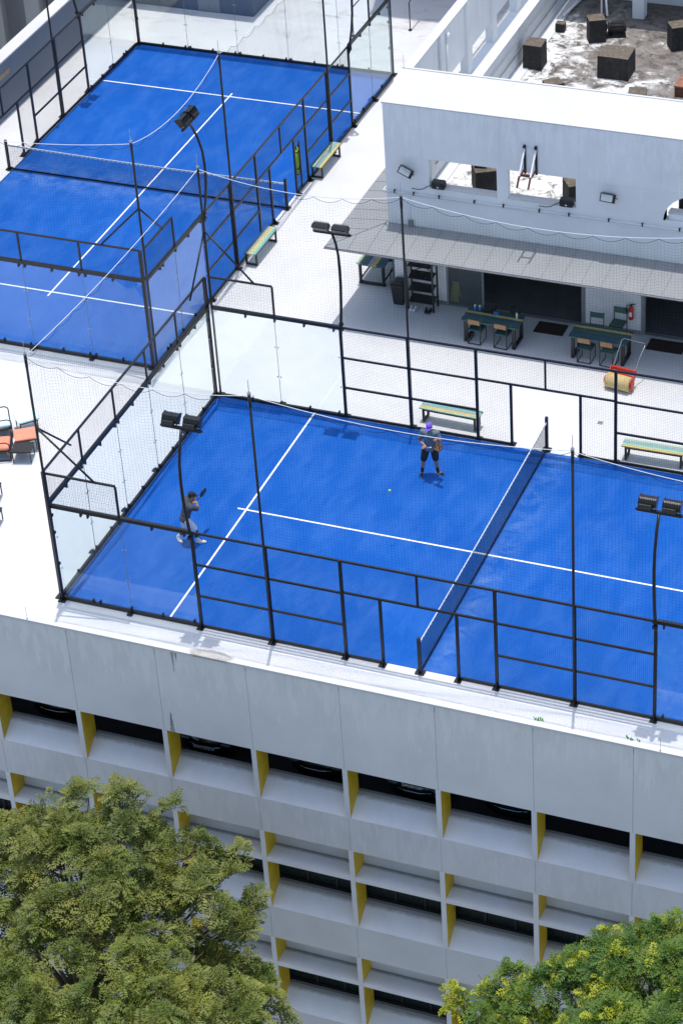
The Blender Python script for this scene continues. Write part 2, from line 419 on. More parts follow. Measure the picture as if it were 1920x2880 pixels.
# ------------------------------------------------------------------ car park building (facade below the deck)
Y0 = -1.13; YB = -.50
FX = [.585 + 2.535*k for k in range(-3, 9)]
bld = thing('car_park_building', 'long white multi storey car park with open bays and yellow fins under the rooftop courts', 'building', (0,0,-19))
ZO = 19.0  # local z offset (origin at street)
def bz(mb): mb.v = [(x,y,z+ZO) for x,y,z in mb.v]; return mb
bands = [(-.25, -2.86)]; opens = [(-2.86, -4.52)]
zt = -4.52
rows = []
for r in range(3):
    t0 = -4.52 - 3.95*r
    rows.append((t0, t0-1.18, t0-2.12, t0-2.27, t0-3.95))   # panel top, panel bottom, shelf top, shelf bottom, next ledge
def panel_row(zt, zb, mat):
    for a, b in zip(FX[:-1], FX[1:]):
        m = MB(); m.box(a+.009, b-.009, Y0, Y0+.12, zb, zt); bz(m).build('facade_panel', mat, bld)
panel_row(-.087, -2.86, M['facade'])
for pt, pb, s1, s2, nx in rows: panel_row(pt-.002, pb, M['facade2'])
panel_row(-16.372, -19, M['facade2'])
m = MB()   # backing behind panel joints
for zt_, zb_ in [(-.30, -2.9)] + [(p[0], p[1]-.03) for p in rows] + [(-16.37, -19)]:
    m.box(FX[0], FX[-1], Y0+.02 if False else Y0+.125, Y0+.30, zb_+.06, zt_-.01)
    for x in FX[1:-1]: m.box(x-.0085, x+.0085, Y0+.014, Y0+.122, zb_+.05, zt_-.005)
bz(m).build('panel_backing', M['facade2'], bld)
def fins(zt, zb):
    for x in FX:
        m = MB(); m.box(x-.07, x+.07, Y0-.006, YB+.02, zb, zt, 0, sidex=1); bz(m).build('fin', [M['fin'], M['yellow']], bld)
def ledges(z):
    for a, b in zip(FX[:-1], FX[1:]):
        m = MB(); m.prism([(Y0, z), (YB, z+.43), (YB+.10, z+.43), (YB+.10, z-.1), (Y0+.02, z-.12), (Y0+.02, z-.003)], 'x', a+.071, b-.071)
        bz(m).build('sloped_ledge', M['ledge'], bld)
fins(-2.862, -4.53); ledges(-4.52)
for pt, pb, s1, s2, nx in rows:
    fins(pb-.002, nx-.01); ledges(nx)
    for a, b in zip(FX[:-1], FX[1:]):
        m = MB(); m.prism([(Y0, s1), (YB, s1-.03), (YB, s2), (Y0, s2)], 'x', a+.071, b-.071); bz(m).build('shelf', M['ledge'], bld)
        m = MB(); m.box(a+.071, b-.071, YB+.003, YB+.12, s2, pb+.05); bz(m).build('recess_wall', M['facade2'], bld)
    w_ = MB(); w_.box(FX[0], FX[-1], -.30, -.285, nx+.30, s2)
    win = bz(w_).build('window_strip', M['dglass'], bld)
    fr = MB()
    fr.box(FX[0], FX[-1], -.36, -.305, nx+.40, nx+.47)
    for a in FX[:-1]:
        for k in (.85, 1.69): fr.box(a+k-.03, a+k+.03, -.34, -.305, nx+.473, s2-.002)
    bz(fr).build('window_frame', M['plastic'], win)
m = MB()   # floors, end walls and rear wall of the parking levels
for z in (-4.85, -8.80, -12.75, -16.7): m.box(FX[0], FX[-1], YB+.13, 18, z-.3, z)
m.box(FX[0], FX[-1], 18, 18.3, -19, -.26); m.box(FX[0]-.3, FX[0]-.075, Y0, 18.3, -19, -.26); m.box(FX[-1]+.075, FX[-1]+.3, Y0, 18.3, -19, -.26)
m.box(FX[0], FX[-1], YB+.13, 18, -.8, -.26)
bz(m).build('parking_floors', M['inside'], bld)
m = MB()   # long side wall under the deck's left part
m.box(-15.4, FX[0]-.31, Y0, Y0+.2, -19, -.26)
bz(m).build('end_wall', M['facade2'], bld)
# damp stain crack
M['damp'] = pm("damp_stain", (.07, .075, .07), .9, .3, 12)

def text_mesh(txt, size, mat, name, parent, loc, rot):
    cu = bpy.data.curves.new(name, 'FONT'); cu.body = txt; cu.size = size; cu.align_x = 'CENTER'; cu.extrude = .002; cu.offset = .003; cu.space_character = 1.05
    o = bpy.data.objects.new(name, cu); COL.objects.link(o)
    dg = bpy.context.evaluated_depsgraph_get(); me = bpy.data.meshes.new_from_object(o.evaluated_get(dg))
    bpy.data.objects.remove(o); me.materials.clear(); me.materials.append(mat)
    o = bpy.data.objects.new(name, me); COL.objects.link(o); o.parent = parent; o.location = loc; o.rotation_euler = rot
    return o

# cars behind the parapet of the top parking level (nose towards the facade = -y)
M['car_black'] = pm("black_car_paint", (.008, .009, .011), .12, .1, 3)
M['car_teal'] = pm("dark_teal_car_paint", (.008, .022, .028), .14, .1, 3)
M['car_glass'] = pm("car_glass", (.01, .012, .014), .05, .1, 3)
M['plate_txt'] = pm("plate_letters", (.62, .65, .65), .5, .05, 9)
M['headlamp'] = pm("headlamp_glass", (.06, .07, .08), .06, .2, 6)
M['chrome'] = pm("chrome", (.75, .76, .78), .08, .05, 5, metal=1.)
M['rubber'] = pm("tyre_rubber", (.015, .015, .016), .85, .2, 9)
def car(label, loc, paint, plate=None, pz=.55, nose=0):
    t = thing('parked_car', label, 'car', loc, 0, 'cars parked on the top parking level')
    prof = [(0,.30),(-.02,.55),(.03,.70),(.12,.80),(.5,.92),(1.15,1.0),(1.95,1.42),(2.5,1.47),(3.3,1.42),(4.0,1.08),(4.35,1.02),(4.42,.6),(4.38,.28)]
    m = MB(); nseg = 10; vs = []; W = .9
    def plan(y): return .80 + .2*min(1, y/.5)**.5 if y < .5 else (1.0 if y < 3.8 else 1.0-.12*(y-3.8)/.6)
    for i in range(nseg+1):
        u = -1 + 2*i/nseg
        for (y, z) in prof:
            yy = y + (.22*abs(u)**2.5 if y < .6 else 0) - (.1*abs(u)**3 if y > 4.2 else 0)
            sx = plan(max(0, y)); tum = 1 - .17*max(0, z-.95)/.5
            zz = z - (.03*u*u if z > .6 else 0)
            vs.append((u*W*sx*tum, yy, zz))
    n = len(prof); fs = []
    for i in range(nseg):
        for k in range(n-1): fs.append((i*n+k, i*n+k+1, (i+1)*n+k+1, (i+1)*n+k))
    fs.append(tuple(range(n))); fs.append(tuple(range(nseg*n+n-1, nseg*n-1, -1)))
    for i in range(nseg): fs.append((i*n+n-1, i*n, (i+1)*n, (i+1)*n+n-1))
    m.add(vs, fs, 0, True); m.build('body', paint, t)
    m = MB(); m.prism([(-.62,1.19),(.62,1.19),(.55,1.43),(-.55,1.43)], 'y', 0, .012)
    gl = MB(); gl.add([(-.66,1.16,1.03),(.66,1.16,1.03),(.56,1.88,1.405),(-.56,1.88,1.405)], [(0,1,2,3)])
    gl.v = [(x,y-.012,z+.02) for x,y,z in gl.v]; gl.build('windscreen', M['car_glass'], t)
    for sx in (-1, 1):
        h = MB(); h.ell((sx*.60,.075,.70), (.17,.07,.06), 12, 8); h.build('headlight', M['headlamp'], t)
        for y in (.85, 3.55):
            wv = MB(); wv.tube([(sx*.70,y,.31),(sx*.88,y,.31)], .31, 18); wh = wv.build('wheel', M['rubber'], t)
            rm = MB(); rm.tube([(sx*.875,y,.31),(sx*.89,y,.31)], .2, 14); rm.build('rim', M['steel'], wh)
    gr = MB(); gr.tube([(-.50,-.01,.64),(-.2,-.05,.60),(.2,-.05,.60),(.50,-.01,.64)], .012, 6); gr.tube([(-.62,.10,.80),(-.3,.045,.765),(.3,.045,.765),(.62,.10,.80)], .008, 6)
    gr.build('grille_trim', M['chrome'], t)
    if plate:
        p = MB(); p.box(-.30,.30,-.055,-.043,pz-.065,pz+.065); po = p.build('number_plate', M['plastic'], t)
        text_mesh(plate, .135, M['plate_txt'], 'plate_text', po, (0,-.0555,pz-.048), (R(90),0,0))
    return t
car('black parked car with plate SMX2327P seen through the third open bay', (3.60,.06,-4.85), M['car_black'], 'SMX2327P', .56)
car('dark teal parked car with plate SMS8028P seen through an open bay', (9.55,.08,-4.85), M['car_teal'], 'SMS8028P', .79)
car('dark parked car in the bay between the two cars with readable plates', (6.75,.10,-4.85), M['car_black'])
car('dark teal parked car in the bay right of the plate SMS8028P', (12.15,.2,-4.85), M['car_teal'])
car('black parked car in the bay at the left edge of the facade', (-1.0,.15,-4.85), M['car_black'])

# ------------------------------------------------------------------ padel court fences
def grid(m, x0, x1, z0, z1, y, step, t, mi=0):
    n = max(1, round((x1-x0)/step))
    for i in range(n+1):
        x = x0+(x1-x0)*i/n; m.box(x-t/2, x+t/2, y-t/2, y+t/2, z0, z1, mi)
    n = max(1, round((z1-z0)/step))
    for i in range(n+1):
        z = z0+(z1-z0)*i/n; m.box(x0, x1, y-t/2-t, y-t/2, z-t/2, z+t/2, mi)
WT = .0024
def glass_panel(par, x0, x1, z0=.07, z1=2.95):
    m = MB(); m.box(x0+.006, x1-.006, .012, .022, z0, z1); gp = m.build('glass_panel', M['glass'], par)
    c = MB()
    for z in (1.0, 2.0):
        for xx in (x0+.05, x1-.05):
            c.tube([(xx,-.004,z),(xx,.032,z)], .016, 10)
    c.build('clamp', M['steel'], gp)
    e = MB()
    e.box(x1-.0045, x1+.0045, .010, .024, z0, z1); e.build('edge_seal', M['grey'], gp)
def side_fence(label, loc, rz):
    t = thing('side_fence', label, 'fence', loc, rz, 'side fences of the padel courts')
    for x, h in ((4,3),(6,3),(8,3),(9,2),(11,2),(12,3),(14,3),(16,3)):
        p = MB(); w_ = .04 if h == 3 else .035
        p.box(x-w_, x+w_, -.03, .03, 0, h+.02)
        p.box(x-.09, x+.09, -.16, .03, -.016, .004); p.prism([(-.15,.004),(-.03,.004),(-.03,.16),(-.05,.16)], 'x', x-.012, x+.012)
        p.build('post', M['black'], t)
    def rail(x0, x1, z, h=.05, dpt=.05, nm='rail'):
        r = MB(); r.box(x0, x1, -dpt/2-.001*h, dpt/2, z-h/2, z+h/2); r.build(nm, M['black'], t)
    rail(.05, 3.958, 3.0, .10, .09); rail(16.042, 19.95, 3.0, .10, .09)
    rail(.05, 3.958, .03, .09, .08); rail(16.042, 19.95, .03, .09, .08)
    for a, b in ((4,6),(6,8),(12,14),(14,16)):
        for z in (3.0, 2.0, 1.0): rail(a+.042, b-.042, z)
        rail(a+.042, b-.042, .03, .07)
    for a, b in ((8,10),(10,12)): rail(a+.042, b-.042 if b == 12 else b-.027, 3.0) if a == 8 else rail(a+.027, b-.042, 3.0)
    rail(8.042, 11.958, 2.03)
    rail(8.042, 8.963, .03, .07); rail(11.037, 11.958, .03, .07)
    p = MB(); p.box(9.975, 10.025, -.025, .025, 2.057, 3.02); p.build('post', M['black'], t)
    for a, b in ((.05, 2.0), (18.0, 19.95)):
        rail(a, b, 4.0); p = MB(); xx = b if a < 1 else a
        p.box(xx-.025, xx+.025, -.025, .025, 3.052, 3.974); p.build('post', M['black'], t)
        k = MB(); grid(k, a, b, 3.05, 3.98, .0, .05, WT); k.build('mesh_panel', M['wire'], t)
    for a, b, z0, z1 in ((4,6,.06,2.98),(6,8,.06,2.98),(12,14,.06,2.98),(14,16,.06,2.98),(8,12,2.06,2.98),(8,9,.06,2.0),(11,12,.06,2.0)):
        k = MB(); grid(k, a+.04, b-.04, z0, z1, .018, .05, WT); k.build('mesh_panel', M['wire'], t)
    for a, b in ((.05,2),(2,3.96),(16.04,18),(18,19.95)): glass_panel(t, a, b)
    br = MB()
    for x in (.9, 1.1, 2.0, 2.9, 3.8, 16.2, 17.1, 18, 18.9):
        br.box(x-.02, x+.02, -.05, .045, 2.84, 2.95); br.box(x-.02, x+.02, -.03, .06, .07, .16)
    for x in (2.0, 18.0): br.box(x-.07, x+.07, -.17, -.03, -.016, .03); br.prism([(-.16,.03),(-.04,.03),(-.04,.14)], 'x', x-.012, x+.012)
    br.build('glass_bracket', M['black'], t)
    return t
def back_wall(label, loc, rz, near=True):
    t = thing('glass_wall', label, 'glass wall', loc, rz, 'glass back walls of the padel courts')
    for x in (0, 10):
        p = MB(); p.box(x-.045, x+.045, -.045, .045, 0, 4.0); p.box(x-.13, x+.13, -.14, .14, -.016, .012); p.build('post', M['black'], t)
    def rail(z, h, dpt):
        r = MB(); r.box(.046, 9.954, -dpt/2, dpt/2, z-h/2, z+h/2); r.build('rail', M['black'], t)
    rail(4.0, .05, .05); rail(3.0, .11, .09); rail(.03, .09, .08)
    for x in (2,4,6,8):
        p = MB(); p.box(x-.025, x+.025, -.025, .025, 3.057, 3.974); p.build('post', M['black'], t)
    for a in (0,2,4,6,8):
        k = MB(); grid(k, a+.03, a+1.97, 3.06, 3.97, .018, .05, WT); k.build('mesh_panel', M['wire'], t)
        glass_panel(t, a+(.05 if a == 0 else 0), a+2-(.05 if a == 8 else 0))
    br = MB()
    for x in (.9, 1.9, 2.1, 3, 3.9, 4.1, 5, 5.9, 6.1, 7, 7.9, 8.1, 9):
        br.box(x-.02, x+.02, -.05, .045, 2.83, 2.945); br.box(x-.02, x+.02, -.03, .06, .07, .16)
    for x in (2,4,6,8): br.box(x-.07, x+.07, -.17, -.04, -.016, .03); br.prism([(-.16,.03),(-.05,.03),(-.05,.14)], 'x', x-.012, x+.012)
    for z in (1.05, 2.05, 2.6):
        for x in (.06, 9.94): br.box(x-.03, x+.03, .02, .06, z-.04, z+.04)
    br.build('glass_bracket', M['black'], t)
    return t
side_fence('black mesh side fence of the near court along the roof edge', (0,-.06,0), 0)
side_fence('black mesh side fence of the near court facing the terrace tables', (20,10.06,0), math.pi)
side_fence('black mesh side fence of the far court with benches outside it', (-2.41,10.92,0), math.pi/2)
side_fence('black mesh side fence of the far court beside the grey boundary wall', (-12.53,30.92,0), -math.pi/2)
back_wall('glass back wall of the near court behind the player in the black cap', (-.06,10,0), -math.pi/2)
back_wall('glass back wall of the far court nearest to the roof edge', (-12.47,10.86,0), 0)
back_wall('glass back wall of the far court at the rear of the roof', (-2.47,30.98,0), math.pi)

# tall net poles
HP = 7.42
def pole(label, loc, rz=0, brace=0, h=HP, base=True):
    t = thing('net_pole', label, 'pole', loc, rz, 'tall poles carrying the ball nets')
    p = MB(); p.tube([(0,0,0),(0,0,h)], .034, 10); p.tube([(0,0,h-.35),(0,0,h-.02)], .04, 10); p.build('pole', M['black'], t)
    p = MB(); p.box(-.1,.1,-.1,.1,-.015,.012); p.build('base_plate', M['black'], t)
    c = MB(); c.tube([(0,0,h),(0,0,h+.06)], .045, 10); c.tube([(0,0,h+.06),(0,0,h+.42)], .008, 6); c.build('spike', M['steel'], t)
    if brace:
        # two diagonal struts down to the top rails, towards +x and +y (local)
        for q in ((1.42,.06,4.0),(.06,1.42,4.0)):
            b = MB(); b.tube([(0,0,5.45), q], .028, 8); b.build('strut', M['black'], t)
    return t
pole('corner net pole of the near court standing on the roof edge side', (.03,-.14,0), 0, 1, 7.6)
pole('corner net pole of the near court beside the far court fence', (.03,10.13,0), -math.pi/2, 1)
pole('tall net pole on the roof edge fence left of the net', (6,-.125,0), 0, 0, 7.54)
pole('tall net pole on the roof edge fence right of the net', (14,-.125,0), 0, 0, 7.52)
pole('tall net pole on the terrace fence in front of the shoe rack', (6,10.13,0))
pole('corner net pole of the far court with two struts above the blue glass', (-2.31,10.80,0), math.pi/2, 1, 7.55)
pole('tall net pole of the far court behind the lower painted bench', (-2.34,16.92,0))
pole('tall net pole of the far court behind the upper painted bench', (-2.34,24.92,0))
pole('tall net pole on the boundary wall side of the far court', (-12.60,24.92,0))
pole('corner net pole of the far court at its front left glass corner', (-12.6,10.8,0))

def safety_net(label, A, B, zb=3.05, sag=.4, ztop=HP-.03, step=.092, billow=.06, zB=None):
    A, B = Vector(A), Vector(B); L = (B-A).length; ang = math.atan2(B.y-A.y, B.x-A.x)
    t = thing('ball_net', label, 'net', (A.x, A.y, 0), ang, 'black ball nets strung between tall poles')
    zB = ztop if zB is None else zB
    def rope(x): u = x/L; return ztop+(zB-ztop)*u - sag*4*u*(1-u)
    nsc = max(3, round(L/.85))
    def top(x):
        u = (x/L*nsc) % 1.0
        return rope(x) - .02 - .13*4*u*(1-u)
    def yy(x, f): return billow*math.sin(x*.9+f*2.2)*math.sin(math.pi*min(1,max(0,f)))+billow*.5*math.sin(x*2.3+f*5)*f*(1-f)*4
    m = MB(); n = round(L/step); hmean = ztop-sag*.6-zb; k = round(hmean/step)
    P = [[None]*(k+1) for _ in range(n+1)]
    for i in range(n+1):
        x = L*i/n; tp = top(x)
        for j in range(k+1):
            f = j/k; P[i][j] = Vector((x+.012*math.sin(f*9+i), yy(x,f), zb+(tp-zb)*f))
    T = .0027
    def seg(p, q, ax):
        a = Vector((T/2,0,0)) if ax else Vector((0,0,T/2)); b = Vector((0,T/2,0))
        m.add([p-a,p+b,p+a,p-b,q-a,q+b,q+a,q-b], [(0,1,5,4),(1,2,6,5),(2,3,7,6),(3,0,4,7)])
    for i in range(n+1):
        for j in range(0, k, 1): seg(P[i][j], P[i][j+1], True)
    for j in range(0, k):
        for i in range(n): seg(P[i][j], P[i+1][j], False)
    m.build('netting', M['netcord'], t, fast=True)
    c = MB(); c.tube([(x:=L*i/(nsc*8), yy(L*i/(nsc*8),1), top(L*i/(nsc*8))) for i in range(nsc*8+1)], .006, 5); c.build('edge_cord', M['netcord'], t)
    r = MB(); r.tube([(L*i/24, 0, rope(L*i/24)) for i in range(25)], .0085, 6)
    r.build('rope', M['rope'], t)
    return t
y1, y2 = -.13, 10.13
safety_net('ball net over the glass back wall of the near court', (.03,y1,0), (.03,y2,0), 4.05, .2, 7.56, zB=HP-.03)
safety_net('ball net along the roof edge left of the court net', (.03,y1,0), (6,y1,0), 3.08, .32, 7.56, zB=7.51)
safety_net('ball net along the roof edge spanning the court net', (6,y1,0), (14,y1,0), 3.05, .3, 7.51)
safety_net('ball net along the roof edge at the right of the photo', (14,y1,0), (22,y1,0), 3.05, .35, 7.49)
safety_net('ball net on the terrace side left of the shoe rack', (.03,y2,0), (6,y2,0), 3.08, .35)
safety_net('ball net on the terrace side in front of the white wall', (6,y2,0), (14,y2,0), 3.05, .38)
safety_net('ball net over the fence of the far court above the lower bench', (-2.31,10.80,0), (-2.34,16.92,0), 3.08, .45, 7.5, zB=HP-.03)
safety_net('ball net over the fence of the far court above the upper bench', (-2.34,16.92,0), (-2.34,24.92,0), 3.05, .35)
safety_net('ball net over the front glass wall of the far court', (-12.6,10.80,0), (-2.31,10.80,0), 4.05, .45, zB=7.5)

# floodlight masts
def mast(label, loc, rz, far=False):
    t = thing('floodlight_mast', label, 'floodlight', loc, rz, 'curved floodlight masts on the court fences')
    p = MB(); pts = [(0,-.0,2.75),(0,-.05,3.1),(0,-.14,3.6),(0,-.20,4.2),(0,-.215,4.7),(0,-.18,5.2),(0,-.06,5.65),(0,.13,6.05)]
    p.tube(pts, [.042]*5+[.038]*3, 10); p.box(-.06,.06,-.09,-.032,2.85,2.93); p.box(-.06,.06,-.10,-.032,3.02,3.09)
    p.build('pole', M['black'], t)
    b = MB(); b.box(-.52,.52,.10,.17,6.05,6.12); b.box(-.56,-.5,.11,.16,6.06,6.11); b.box(.5,.56,.11,.16,6.06,6.11); b.build('crossbar', M['black'], t)
    rt = Matrix.Rotation(R(-24), 3, 'X'); piv = Vector((0,.05,6.12))
    def tilt(mb):      # tip the lamp head down towards the court
        mb.v = [tuple(rt @ (Vector((v[0], piv.y+(v[1]-piv.y)*.82, piv.z+(v[2]-piv.z)*.80))-piv) + piv + Vector((0,.09,.0))) for v in mb.v]; return mb
    for s in (-1, 1):
        cx_ = s*.285
        m = MB()
        prof = []                      # housing profile in (y,z): glass faces +y (court side) and slightly down
        for i in range(10):
            a = R(100 - 22*i); prof.append((.02+.20*math.cos(a+math.pi/2*0)*-1*-1*0 + (-.02 - .17*math.sin(R(20*i))), 6.24+.19*math.cos(R(20*i))))
        prof = [(.10,6.17),(.20,6.49)] + [(.14-.25*math.sin(R(12+17*i))*(.95), 6.33+.19*math.cos(R(12+17*i))) for i in range(9)]
        m.prism(prof, 'x', cx_-.20, cx_+.20, smooth=False)
        for dx in (-.207, .207): m.prism([(.115,6.155),(.225,6.51),(.10,6.53),(-.06,6.44),(-.08,6.25)], 'x', cx_+dx-.008, cx_+dx+.008)
        for i in range(8): m.box(cx_-.19+.052*i, cx_-.182+.052*i, -.105, -.05, 6.24, 6.45)
        h = tilt(m).build('lamp', M['lamp_hood'], t)
        g_ = MB(); g_.add([(cx_-.19,.122,6.19),(cx_+.19,.122,6.19),(cx_+.19,.208,6.46),(cx_-.19,.208,6.46)], [(0,1,2,3)]); tilt(g_).build('lamp_glass', M['dglass'], h)
        dv = MB(); dv.rbox(cx_-.19, cx_+.13, -.17, -.02, 6.12, 6.28, .015); tilt(dv).build('driver_box', M['plastic'], h)
        br = MB()
        for dx in (-.17, .17): br.beam((cx_+dx,.135,6.12), (cx_+dx,.11,6.30), .02, .03)
        br.build('bracket', M['steel'], h)
    return t
mast('floodlight mast on the roof edge fence beside the player in the black cap', (4,-.09,0), 0)
mast('floodlight mast on the roof edge fence at the right border of the photo', (16,-.09,0), 0)
mast('floodlight mast on the terrace side fence in front of the grey canopy', (4,10.09,0), math.pi)
mast('floodlight mast on the far court fence with its two lamps over the blue turf', (-2.38,14.92,0), math.pi/2)
mast('floodlight mast on the far court fence near the rear glass', (-2.38,26.92,0), math.pi/2)
mast('floodlight mast on the boundary wall side of the far court', (-12.56,26.92,0), -math.pi/2)

# court nets (local x across the court)
def court_net(label, loc, rz):
    t = thing('court_net', label, 'court net', loc, rz)
    for x in (-.12, 10.12):
        p = MB(); p.box(x-.04, x+.04, -.04, .04, 0, 1.05); p.box(x-.09, x+.09, -.12, .12, -.015, .03); p.tube([(x,0,1.05),(x,0,1.09)], .05, 10); p.build('post', M['black'], t)
    zt = lambda x: .88+.05*((x-5)/5)**2
    m = MB(); step = .042; n = round(10.16/step)
    for i in range(n+1):
        x = -.08+10.16*i/n; m.box(x-.002, x+.002, -.002, .002, .03, zt(x)-.03)
    for j in range(20):
        for i in range(12):
            xa = -.08+10.16*i/12; xb = -.08+10.16*(i+1)/12; f = (j+.3)/20
            m.beam((xa,.004,.03+(zt(xa)-.06)*f), (xb,.004,.03+(zt(xb)-.06)*f), .004, .004)
    m.build('netting', M['netcord'], t, fast=True)
    b = MB(); b.box(-.08, 10.08, -.008, .010, .008, .06); b.build('bottom_band', M['black'], t)
    b = MB()
    for i in range(12):
        xa = -.08+10.16*i/12; xb = -.08+10.16*(i+1)/12; b.beam((xa,0,zt(xa)-.02), (xb,0,zt(xb)-.02), .016, .062)
    b.build('top_tape', M['white'], t)
    b = MB()
    for i in range(1, 60):
        x = 10*i/60; b.beam((x-.016,-.010,zt(x)-.052), (x+.016,-.010,zt(x)-.01), .004, .02)
    b.build('lacing', M['netcord'], t)
    return t
court_net('low net across the near court between the two players and the right half', (10,0,0), math.pi/2)
court_net('low net across the far court at the upper left', (-12.47,20.92,0), 0)

# ------------------------------------------------------------------ roof-top wing (penthouse) at the upper right
pent = thing('rooftop_wing', 'white rooftop wing with stained flat roof and openings above a grey canopy', 'building', (3,16.4,0))
def pv(mb): mb.v = [(x-3,y-16.4,z) for x,y,z in mb.v]; return mb
YW = 16.4; XR = 24.0
# front screen wall with two window openings and a round opening
m = MB()
zb, zt_, o0, o1 = 2.62, 6.74, 4.13, 5.08
m.box(3.03, XR, YW, YW+.22, o1, zt_)
for a, b in ((3.03,4.40),(6.50,6.83),(8.90,11.55)): m.box(a, b, YW, YW+.22, o0, o1)
cxr, czr, rr = 12.75, 4.75, 1.25
pts = []
for i in range(17):
    a = math.pi - math.pi*i/16; pts.append((cxr+rr*math.cos(a), max(o0, min(o1, czr-.1+rr*math.sin(a)))))
arc = [(x, z) for x, z in [(cxr-rr*math.cos(R(q)), 4.13+.95*math.sin(R(q))) for q in range(0, 91, 10)]]
m.prism([(11.55,o1),(11.55,o0)] + arc[0:0] + [(cxr-rr, o0)] + [(x, min(z, o1)) for x, z in arc[1:]], 'y', YW, YW+.22)
m.box(cxr, XR, YW, YW+.22, o0, o1)
m.box(3.03, XR, YW, YW+.30, zb, o0)
pv(m).build('front_wall', M['pent'], pent)
sl = MB()
for a, b in ((4.39,6.51),(6.82,8.91)): sl.box(a, b, YW-.012, YW+.31, o0+.002, o0+.03)
pv(sl).build('window_sill', M['pentw'], pent)
# thin raised joints on the wall
for x in (4.18, 6.60, 8.99, 11.42, 13.8, 16.2):
    j = MB(); j.box(x-.012, x+.012, YW-.008, YW-.001, o1+.02, zt_-.02); pv(j).build('wall_joint', M['pent'], pent)
for xa, xb in ((3.05, 4.38), (8.93, 15)):
    j = MB(); j.box(xa, xb, YW-.006, YW-.001, 5.06, 5.08); pv(j).build('wall_joint', M['pent'], pent)
# wide sloping top slab
m = MB(); m.prism([(YW-.02,6.742),(YW-.02,6.78),(YW+1.82,7.0),(YW+1.82,6.9),(YW+.25,6.742)], 'x', 3.0, XR)
m.box(3.0, XR, YW+1.78, YW+1.86, 6.99, 7.02)
pv(m).build('top_slab', M['pentw'], pent)
# left side wall: low wide wall, pillars, upper beam
m = MB(); m.box(3.03, 3.75, 18.26, 34, -.01, 4.50); m.box(3.03, 3.20, YW+.31, 18.25, 2.6, 6.74)
pv(m).build('low_side_wall', M['block'], pent)
m = MB(); m.box(3.03, 3.22, 18.27, 34, 5.18, 6.97); pv(m).build('upper_side_wall', M['pent'], pent)
m = MB(); m.box(3.0, 3.32, 18.27, 34, 6.97, 7.0); pv(m).build('side_coping', M['pentw'], pent)
for y in (20.85, 23.25, 25.65, 28.05, 30.45):
    m = MB(); m.box(3.225, 3.305, y-.2, y+.2, 4.503, 6.966); m.box(3.04, 3.222, y-.2, y+.2, 4.503, 5.178)
    pv(m).build('pillar', M['pent'], pent)
pp = MB(); pp.tube([(3.27,21.25,4.9),(3.27,21.25,6.7)], .05, 8); pp.tube([(3.27,21.25,6.4),(3.33,21.25,6.75)], .06, 8); pv(pp).build('rain_pipe', M['pent'], pent)
for z in (4.15, 3.72):
    pp = MB(); pp.tube([(3.79,18.6,z),(3.79,33,z)], .018, 6); pv(pp).build('cable_conduit', M['grey'], pent)
# stained roof floor
m = MB(); m.box(3.76, XR, YW+.31, 36, 2.9, 3.2); pv(m).build('flat_roof', M['roof'], pent)
m = MB(); m.box(3.76, 4.15, 18.3, 34, 3.205, 3.23); pv(m).build('gutter_edge', M['block'], pent)
# rear wall with pillars
m = MB(); m.box(3.76, XR, 32.3, 32.55, 3.2, 7.0); pv(m).build('rear_wall', M['pent'], pent)
m = MB(); m.box(3.76, XR, 30.6, 32.3, 6.4, 6.7); pv(m).build('rear_roof_slab', M['pentw'], pent)
for x in (6.52, 10.2, 13.8):
    m = MB(); m.box(x-.2, x+.2, 30.98, 31.36, 3.2, 6.4); pv(m).build('pillar', M['pent'], pent)
# storefront under the canopy
YS = 16.7
m = MB()
m.box(3.03, 4.70, YS, YS+.15, 0, 2.6); m.box(9.08, 10.80, YS, YS+.15, 0, 2.6); m.box(3.03, XR, YS-.002, YS+.16, 2.45, 2.615)
m.box(13.6, 15.2, YS, YS+.15, 0, 2.45)
pv(m).build('shop_wall', M['white'], pent)
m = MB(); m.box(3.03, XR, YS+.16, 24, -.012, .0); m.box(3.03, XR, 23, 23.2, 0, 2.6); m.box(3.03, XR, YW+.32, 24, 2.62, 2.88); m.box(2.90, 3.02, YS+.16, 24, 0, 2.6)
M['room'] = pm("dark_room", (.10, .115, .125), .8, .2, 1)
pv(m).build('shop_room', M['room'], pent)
dr = MB()
for x in (4.73, 5.86): dr.box(x-.03, x+.03, YS-.01, YS+.06, .02, 2.44)
dr.box(4.70, 9.08, YS-.02, YS+.09, 0, .025); dr.box(10.80, 13.6, YS-.02, YS+.09, 0, .025)
for x in (9.02, 10.87): dr.box(x-.05, x+.05, YS-.03, YS+.09, .027, 2.44)
pv(dr).build('door_frame', M['grey'], pent)
dg_ = MB(); dg_.box(4.76, 5.83, YS+.02, YS+.03, .04, 2.42); pv(dg_).build('glass_door', M['doorglass'], pent)
# skirting
for xa, xb in ((3.0, 4.69), (9.09, 10.79)):
    m = MB(); m.box(xa, xb, YS-.02, YS-.001, 0, .11); pv(m).build('skirting', M['grey'], pent)
